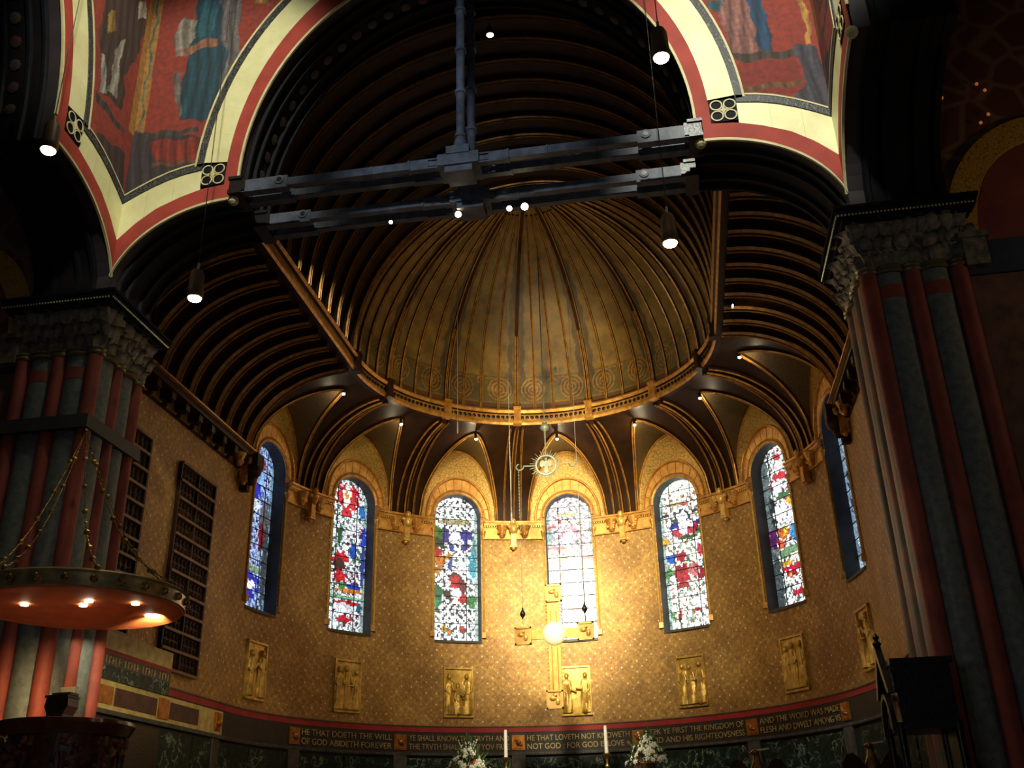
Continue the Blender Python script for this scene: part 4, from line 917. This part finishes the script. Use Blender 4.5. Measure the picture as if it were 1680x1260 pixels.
# ------------------------------------------------------------------ pendant lamps
def pendant(loc,h,label,s=1):
    t=empty('pendant_lamp',loc,label,'pendant lamp','cylinder pendants on long cables'); L=Vector(loc)
    m=MB(); m.lathe(L,[(.11*s,.0),(.135*s,.03),(.135*s,.12),(.125*s,.2),(.12*s,.42),(.09*s,.5),(.03*s,.53)],18); part('can',m,can_m,t,True)
    m=MB(); m.lathe(L,[(.12*s,-.02),(.125*s,.01),(.1*s,.03)],18); part('rim',m,brass,t)
    m=MB(); m.ball(L+Vector((0,0,-.02)),.115*s,14,(1,1,.5)); part('bulb_glow',m,lampglow,t,True)
    m=MB(); m.tube(L+Vector((0,0,.52)),L+Vector((0,0,.66)),.022,n=8); part('socket',m,cream_line,t)
    m=MB(); m.tube(L+Vector((0,0,.6)),L+Vector((0,0,h)),.008,n=6); part('cable',m,wood_dk,t)
    spot('light',L-Vector((0,0,.15)),L-Vector((0,0,5)),120,90,(1,.85,.6),.1,.6,t)
pendant((3.53,-9.6,10.15),9,'cylinder pendant lamp hanging in front of the right end of the tie beams')
pendant((-4.36,-9.6,10.09),9,'cylinder pendant lamp above the left ribbed cove')
pendant((3.61,-11.8,11.9),8,'highest pendant lamp, against the pale arch band at the top right')
pendant((-5.93,-11.8,11.7),8,'pendant lamp at the far left against the black side arch')

# ------------------------------------------------------------------ hanging cross, emblem, cables
Y0=2.3
t=empty('hanging_cross',(.02,Y0,6.48),'large golden cross with square plaques hung in front of the wall','cross')
m=MB(); m.box((.03,Y0,6.1),(.30,.06,2.5)); part('upright',m,gold,t)
m=MB(); m.box((.05,Y0,6.48),(1.5,.06,.24)); part('crossbar',m,gold,t)
for (px,pz,lb) in ((-.76,6.46,0),(.83,6.5,0),(.06,7.5,0),(-.01,4.88,0)):
    m=MB(); m.box((px,Y0-.01,pz),(.42,.08,.44)); o=part('plaque',m,mat('pale_plaque',(232,184,104),(206,150,80),.4,.3),t)
    m=MB(); 
    for a,b,c,d in ((0,.2,.42,.04),(0,-.2,.42,.04),(.19,0,.04,.44),(-.19,0,.04,.44)): m.box((px+a,Y0-.06,pz+b),(c,.03,d))
    part('plaque_frame',m,gold,o)
    m=MB(); m.ball((px-.05,Y0-.06,pz+.03),.07,8,(1.3,.5,.8)); m.ball((px+.07,Y0-.06,pz-.05),.06,8,(1,.5,1.4)); m.ball((px+.02,Y0-.07,pz+.1),.035,6); part('winged_figure',m,gold,o,True)
m=MB(); m.lathe((.04,Y0-.02,6.48),[(.29,-.02),(.3,.02),(.27,.06),(.2,.1),(.1,.13),(.02,.14)],28,(0,-1,0)); part('centre_disc',m,mat('polished_gold',(255,240,200),(255,232,180),.3,.1,5),t,True)
for sg in (-1,1):
    m=MB()
    for z in np.arange(5.15,7.3,.09):
        if abs(z-6.48)<.3: continue
        m.box((.03+sg*.18,Y0,z),(.07,.05,.03),Matrix.Rotation(sg*.5,3,'Y'))
    part('rope_edge',m,gilt,t)
    m=MB(); m.box((.03+sg*.07,Y0-.04,6.0),(.025,.03,2.1)); part('rib_line',m,plaque,t)
spot('sanctuary_light',(.5,-7.3,11.8),(.04,2.28,6.3),5500,14,(1,.92,.66),.3,1)  # this spot and the next are extra, added to brighten cross and disc
spot('sanctuary_light',(.5,-7.3,11.8),(.04,2.28,6.48),9000,3.4,(1,.9,.62),.05,.8)
t=empty('suspension_emblem',(0,Y0,11.0),'pale green sunburst ring with a dove hanging from a ball and rod','emblem')
m=MB(); 
T=np.linspace(0,2*PI,37)[:-1]; m.sweep([Vector((.27*cos(a),Y0,11.0+.27*sin(a))) for a in T],[(-.022,-.03),(.022,-.03),(.022,.03),(-.022,.03)],[Vector((cos(a),0,sin(a))) for a in T],[Vector((0,-1,0))]*36,closed=True); part('ring',m,ltgreen,t)
for i in range(36):
    a=2*PI*i/36; L=.46 if i%2 else .38; m=MB(); m.tube((.29*cos(a),Y0,11+.29*sin(a)),(L*cos(a),Y0,11+L*sin(a)),.017,.005,5); part('ray',m,ltgreen,t)
m=MB(); m.prism([(x*.85,11+z*.85) for x,z in [(0,.2),(.04,.12),(.1,.18),(.18,.12),(.2,-.02),(.13,-.08),(.06,-.02),(.05,-.1),(.09,-.24),(0,-.28),(-.09,-.24),(-.05,-.1),(-.06,-.02),(-.13,-.08),(-.2,-.02),(-.18,.12),(-.1,.18),(-.04,.12)]],lambda x,y,d:Vector((x,Y0-d,y)),-.02,.02); m.ball((0,Y0-.01,11.17),.045,8); part('dove',m,ltgreen,t)
m=MB(); m.tube((0,Y0,11.3),(0,Y0,12.05),.022,n=8); part('lower_rod',m,ltgreen,t)
m=MB(); m.lathe((0,Y0,12.1),[(.04,-.12),(.06,-.09),(.11,-.06),(.13,0),(.1,.08),(.05,.12),(.07,.15),(.02,.17)],14); part('ball',m,ltgreen,t,True)
m=MB(); m.tube((0,Y0,12.2),(0,Y0,17.8),.014,n=6); part('upper_rod',m,ltgreen,t)
for sg in (-1,1):
    m=MB(); m.tube((sg*.3,Y0,11.0),(sg*.62,Y0,11.02),.02,n=6)
    pts=[Vector((sg*(.72+.1*cos(a)),Y0,11.02+.08*sin(a)-.02)) for a in np.linspace(PI if sg<0 else PI,-1.2,10)] if False else [Vector((sg*(.72-.1*cos(a)),Y0,11.0+.09*sin(a))) for a in np.linspace(0,-4.4,12)]
    for p,q in zip(pts[:-1],pts[1:]): m.tube(p,q,.02,n=6)
    part('crook_arm',m,ltgreen,t)
for x,top,zb,lb in ((-.76,10.92,6.72,'left wire with a small ball holding the hanging cross'),(.83,17.1,6.76,'right wire with a small ball holding the hanging cross')):
    c=empty('suspension_wire',(x,Y0,zb),lb,'wire'); m=MB(); m.tube((x,Y0,zb),(x,Y0,top),.006,n=5); part('wire',m,white_c if x>0 else ltgreen,c)
    m=MB(); m.lathe((x,Y0,zb+.3),[(.015,-.12),(.03,-.08),(.07,-.03),(.07,.03),(.03,.09),(.015,.16)],10); part('ball',m,wood_dk,c,True)
    if x<0:
        m=MB()
        for z in np.arange(9.6,10.9,.09): m.ball((x,Y0,z),.022,5)
        part('chain',m,ltgreen,c,kind='stuff')
for (x,y,za,zb,lb) in ((-1.95,0,11.2,17.2,'thin white cable left of the emblem ending in mid air'),(-.62,0,8.7,17.2,'thin white cable in front of the bracket between the middle windows')):
    c=empty('hanging_cable',(x,y,za),lb,'cable','thin white cables hanging from the vault'); m=MB(); m.tube((x,y,za),(x,y,za+.3),.02,n=6); part('weight',m,white_c,c); m=MB(); m.tube((x,y,za),(x,y,18.0),.006,n=5); part('wire',m,white_c,c)

# ------------------------------------------------------------------ altar, candles, flowers
t=empty('altar',(0,2.2,1.0),'carved altar table below the hanging cross, below the frame','altar')
m=MB(); m.box((0,2.2,2.95),(5.6,1.1,.14)); part('altar_slab',m,greym,t)
m=MB(); m.box((0,2.2,1.95),(5.2,.9,1.86)); part('altar_body',m,marble,t)
for q in (-2.3,-1.15,0,1.15,2.3):
    m=MB(); m.lathe((q,1.7,1.0),[(.1,0),(.07,.1),(.07,1.7),(.11,1.8)],12); part('colonnette',m,gilt,t,True)
for sx,lb in ((-1.2,'left'),(1.2,'right')):
    sx2=sx-.0
    c=empty('candlestick',(sx2,1.9,3.02),'tall brass candlestick holding the %s white altar candle'%lb,'candlestick','altar candlesticks')
    m=MB(); m.lathe((sx2,1.9,3.02),[(.16,0),(.16,.03),(.05,.08),(.035,.2),(.06,.26),(.03,.32),(.03,.42)],14); part('stem',m,brass,c,True)
    m=MB(); m.lathe((sx2,1.9,3.44),[(.03,0),(.09,.08),(.1,.12),(.05,.13)],14); part('drip_pan',m,brass,c,True)
    c=empty('altar_candle',(sx2,1.9,3.56),'%s tall white candle standing in its brass stick on the altar'%lb,'candle','altar candles')
    m=MB(); m.lathe((sx2,1.9,3.56),[(.045,0),(.04,.5),(.036,.62),(.01,.63)],12); part('wax',m,ivory,c,True)
    m=MB(); m.tube((sx2,1.9,4.18),(sx2,1.9,4.22),.006,n=5); part('wick',m,leadm,c)
def blossom():
    m=MB()
    for i in range(6):
        a=i*PI/3; m.add([(0,0,0),(.05*cos(a-.5),.05*sin(a-.5),.03),(.085*cos(a),.085*sin(a),.02),(.05*cos(a+.5),.05*sin(a+.5),.03)],[(0,1,2,3)])
    m.ball((0,0,.02),.03,6); return m
BL=[blossom().mesh('blossom',flower_w),blossom().mesh('blossom',flower_o)]
lf=MB(); lf.add([(0,0,0),(.03,.005,.1),(0,.01,.26),(-.03,.005,.1)],[(0,1,2,3)]); LF=lf.mesh('leaf',leafg)
for sx,lb,seed in ((-2.15,'white flower arrangement with green fronds left of the altar candles',1),(2.15,'white flower arrangement with a few orange blooms right of the candles',2)):
    c=empty('flower_arrangement',(sx,2.0,3.02),lb,'flowers','altar flowers'); rs=random.Random(seed)
    m=MB(); m.lathe((sx,2.0,3.02),[(.12,0),(.14,.03),(.07,.08),(.16,.2),(.18,.3),(.14,.34)],14); part('vase',m,brass,c,True)
    for i in range(150):
        h=rs.random()**1.1; a=rs.uniform(0,2*PI); z=.3+.62*h; rr=(.5*(1-h)**.8+.04)*rs.uniform(.6,1.0); s=rs.uniform(.55,1.1)*(1-.35*h)
        d=Vector((cos(a)*.8,sin(a)*.8,.35)); link('blossom',BL[1 if rs.random()<(.05 if seed==1 else .12) and h<.5 else 0],c,(rr*cos(a),rr*sin(a),z),Vector((0,0,1)).rotation_difference(d).to_euler(),(s,s,s))
    for i in range(90):
        h=rs.random(); a=rs.uniform(0,2*PI); rr=.42*(1-h)*rs.random()**.5; tilt=.9*(1-h)+.1
        link('frond',LF,c,(rr*cos(a),rr*sin(a),.3+.55*h),(0,tilt*rs.uniform(.6,1.2),a),(1,1,rs.uniform(.8,1.5)))
    for i in range(7):
        a=rs.uniform(0,2*PI); tip=(.12*cos(a)*2,.12*sin(a)*2,1.05-.1*rs.random())
        m=MB(); m.tube((sx,2.0,3.4),(sx+tip[0],2.0+tip[1],3.0+tip[2]),.008,.004,5)
        for q in range(5): 
            f_=.6+.1*q; m.ball((sx+tip[0]*f_,2+tip[1]*f_,3.4+(tip[2]-.4)*f_),.02,5)
        part('spike',m,flower_w if i%2 else leafg,c)

# ------------------------------------------------------------------ lecterns at the lower right
def eagle(x,y,z,label,s=1,dark=False):
    c=empty('eagle_lectern',(x,y,1.0),label,'lectern'); mt=brass
    m=MB(); m.lathe((x,y,1.0),[(.3,0),(.3,.05),(.1,.15),(.06,.3),(.06,z-1.5),(.1,z-1.45),(.05,z-1.4)],16); part('column',m,wood,c,True)
    m=MB(); m.lathe((x,y,z-.42),[(.05,-.1),(.13,0),(.12,.12),(.07,.24),(.06,.32),(.05,.36)],14); m.ball((x-.02,y-.03,z-.04),.06,10,(1.2,1.2,.9)); m.tube((x-.06,y-.05,z-.04),(x-.15,y-.1,z-.07),.028,.006,8); part('body',m,mt,c,True)
    for sg in (-1,1):
        m=MB(); m.prism([(x+sg*a,z+b) for a,b in ((.08,-.42),(.2,-.24),(.3,-.14),(.42,-.17),(.5,-.3),(.5,-.5),(.1,-.55))],lambda X,Z,d:Vector((X,y+.05-d,Z)),0,.05); part('wing',m,wood,c)
    m=MB(); m.box((x+.08,y+.05,z-.0),(.3,.2,.03),Matrix.Rotation(-.12,3,'Y')); part('book_rest',m,ivory,c)
eagle(4.26,-4.0,3.06,'brass eagle lectern with dark wings below the red stripe')
eagle(6.2,-4.0,3.1,'second brass finial lectern in front of the green marble beside the stall')

# ------------------------------------------------------------------ canopied stall by the right pier
t=empty('canopied_stall',(6.0,-9.6,0),'black wooden stall with gabled canopy standing before the right pier','stall')
SX,SY=5.98,-9.6
def st(nm,m,sm=False): return part(nm,m,wood_dk,t,sm)
m=MB(); m.box((SX,SY,3.16),(.66,.8,.76)); st('canopy_box',m)
m=MB(); m.box((SX,SY,3.56),(.74,.88,.07)); st('cornice',m)
m=MB(); m.box((SX,SY,2.8),(.72,.86,.06)); st('lower_rail',m)
for z in (2.95,3.1,3.25,3.4):
    m=MB(); m.box((SX,SY-.405,z),(.6,.02,.02)); st('moulding',m)
XG=SX-.36
m=MB(); m.prism([(SY-.44,3.2),(SY,3.82),(SY+.44,3.2),(SY+.32,3.2),(SY,3.66),(SY-.32,3.2)],lambda X,Z,d:Vector((XG-d,X,Z)),0,.08); st('gable',m)
m=MB(); T=np.linspace(0,PI,16); m.sweep([Vector((XG-.02,SY+.3*cos(a),2.75+.45*sin(a))) for a in T],[(-.03,0),(.03,0),(.03,.06),(-.03,.06)],[Vector((0,cos(a),sin(a))) for a in T],[Vector((-1,0,0))]*16); st('arch_tracery',m)
m=MB(); m.lathe((XG-.04,SY,3.8),[(.03,0),(.06,.05),(.02,.09),(.045,.13),(.01,.18)],8); st('finial',m,True)
for xx in (XG,SX+.3):
    for yy in (SY-.38,SY+.38):
        m=MB(); m.lathe((xx,yy,0),[(.055,0),(.045,.2),(.04,1.2),(.045,2.75),(.07,2.85)],10); st('post',m,True)
for yy in (SY-.4,SY+.4):
    m=MB(); m.lathe((XG,yy,3.2),[(.05,0),(.03,.16),(.045,.2),(.005,.34)],8); st('pinnacle',m,True)
m=MB(); m.box((SX,SY,.9),(.66,.8,.08)); st('seat',m)
m=MB(); m.box((SX+.33,SY,1.6),(.05,.74,2.4)); st('back_panel',m)
m=MB(); m.box((SX-.0,SY,.45),(.6,.74,.85)); st('seat_base',m)

# ------------------------------------------------------------------ pulpit canopy
CCX,CCY,CCZ=-5.02,-10.5,4.74; CR=1.38
t=empty('pulpit_canopy',(CCX,CCY,CCZ),'round pulpit sounding board with studded brass rim hung on chains','sounding board')
m=MB(); m.lathe((CCX,CCY,CCZ),[(CR,.0),(CR+.02,.01),(CR+.03,.17),(CR+.06,.2),(CR+.02,.23),(.3,.3)],64); part('rim',m,mat('tarnished_brass',(190,170,116),(124,110,78),.3,.5,5),t,40)
m=MB(); m.lathe((CCX,CCY,CCZ),[(CR-.01,-.02),(CR-.0,.0)],64); part('underside',m,canopy_u,t)
for i in range(26):
    a=2*PI*i/26+.05; m=MB(); m.ball((CCX+(CR+.04)*cos(a),CCY+(CR+.04)*sin(a),CCZ+.1),.055,8); part('stud',m,brass,t,True)
for i,(dx,dy) in enumerate([(-.45,-.55),(.25,-.3),(.45,-.5),(.95,-.2),(.75,.55)]):
    m=MB(); m.lathe((CCX+dx,CCY+dy,CCZ-.03),[(.05,0),(.05,-.015),(.02,-.02)],10); part('downlight',m,spotglow,t)
apex=Vector((-6.42,YC-.08,8.15))
for i,a in enumerate((-2.6,-1.75,-.9,-.1,.6)):
    e=Vector((CCX+CR*cos(a),CCY+CR*sin(a),CCZ+.25)); m=MB()
    n=28
    for j in range(n+1):
        f_=j/n; p=apex.lerp(e,f_)+Vector((0,0,-.5*sin(PI*f_)))
        m.ball(p,.018 if j%4 else .045,5)
        if j: m.tube(q,p,.007,n=4,cap=False)
        q=p
    part('chain',m,brass,t,kind='stuff')
spot('light',(CCX-.3,CCY+.1,CCZ-.1),(-6.8,-8.8,1.5),460,120,(1,.66,.30),.15,.8,t)
spot('light',(CCX+.3,CCY-.2,CCZ-.06),(-4.8,-11.6,2.6),260,110,(1,.8,.5),.08,.8,t)
spot('light',(CCX+.9,CCY+.5,CCZ-.06),(-7.5,-5.0,5.1),1100,50,(1,.85,.55),.08,.8,t)
# pulpit
t=empty('pulpit',(-4.9,-10.5,0),'carved dark wooden pulpit with glossy curved rim','pulpit')
PX,PY,PZ=-4.93,-10.5,3.2; PR=.84
m=MB(); m.lathe((PX,PY,PZ),[(PR-.06,-.16),(PR-.02,-.1),(PR+.02,-.03),(PR,.02),(PR-.06,.03),(PR-.08,0)],48); part('rim',m,mat('polished_mahogany',(96,44,26),(60,26,16),.15,0,4),t,True)
m=MB(); m.lathe((PX,PY,.0),[(.35,0),(.4,.3),(.3,.5),(.3,1.3),(.6,1.6),(PR-.16,1.8),(PR-.16,3.05)],32); part('drum',m,carvem,t,True)
for i in range(10):
    a=2*PI*i/10+.25; m=MB(); bxp=Vector((PX+(PR-.1)*cos(a),PY+(PR-.1)*sin(a),0))
    m.lathe(bxp+Vector((0,0,1.8)),[(.05,0),(.04,.1),(.04,.95),(.06,1.02)],8); part('colonnette',m,carvem,t,True)
    m=MB(); 
    for q in range(7): m.ball(bxp+Vector((.05*cos(q*2.2),.05*sin(q*2.2),2.92+.012*q)),.035,6)
    m.ball(bxp+Vector((0,0,3.06)),.025,6); part('carved_capital',m,carve_hi,t,True)
    b=a+PI/10; d=Vector((cos(b),sin(b),0)); tg=Vector((-sin(b),cos(b),0)); rs=random.Random(i)
    m=MB()
    for q in range(16): 
        m.ball(Vector((PX,PY,0))+d*(PR-.14)+tg*rs.uniform(-.18,.18)+Vector((0,0,rs.uniform(2.3,2.92))),rs.uniform(.03,.06),6)
    part('carved_frieze',m,carvem if i%3 else carve_hi,t,True)
t=empty('book_stand',(-4.85,-10.75,3.2),'black slanted book stand on the pulpit rim','book stand')
rz=Matrix.Rotation(.0,3,'Z')
m=MB(); m.prism([(-.14,3.2),(-.12,3.3),(-.17,3.4),(-.15,3.5),(.15,3.5),(.16,3.4),(.1,3.3),(.11,3.2)],lambda X,Z,d:Vector((-4.87+X,-10.9+d,Z)),0,.25); part('desk',m,wood_dk,t)
m=MB(); m.box((-4.87,-10.78,3.52),(.32,.3,.03)); part('ledge',m,wood_dk,t)
t=empty('open_book',(-4.84,-10.8,3.56),'open book with lit pale pages on the black stand','book')
m=MB(); m.box((-4.84,-10.78,3.555),(.26,.2,.03)); part('cover',m,greym,t)
m=MB(); m.box((-4.84,-10.7,3.65),(.24,.04,.02)); m.box((-4.84,-10.72,3.61),(.2,.03,.06)); part('pages',m,pageglow,t)
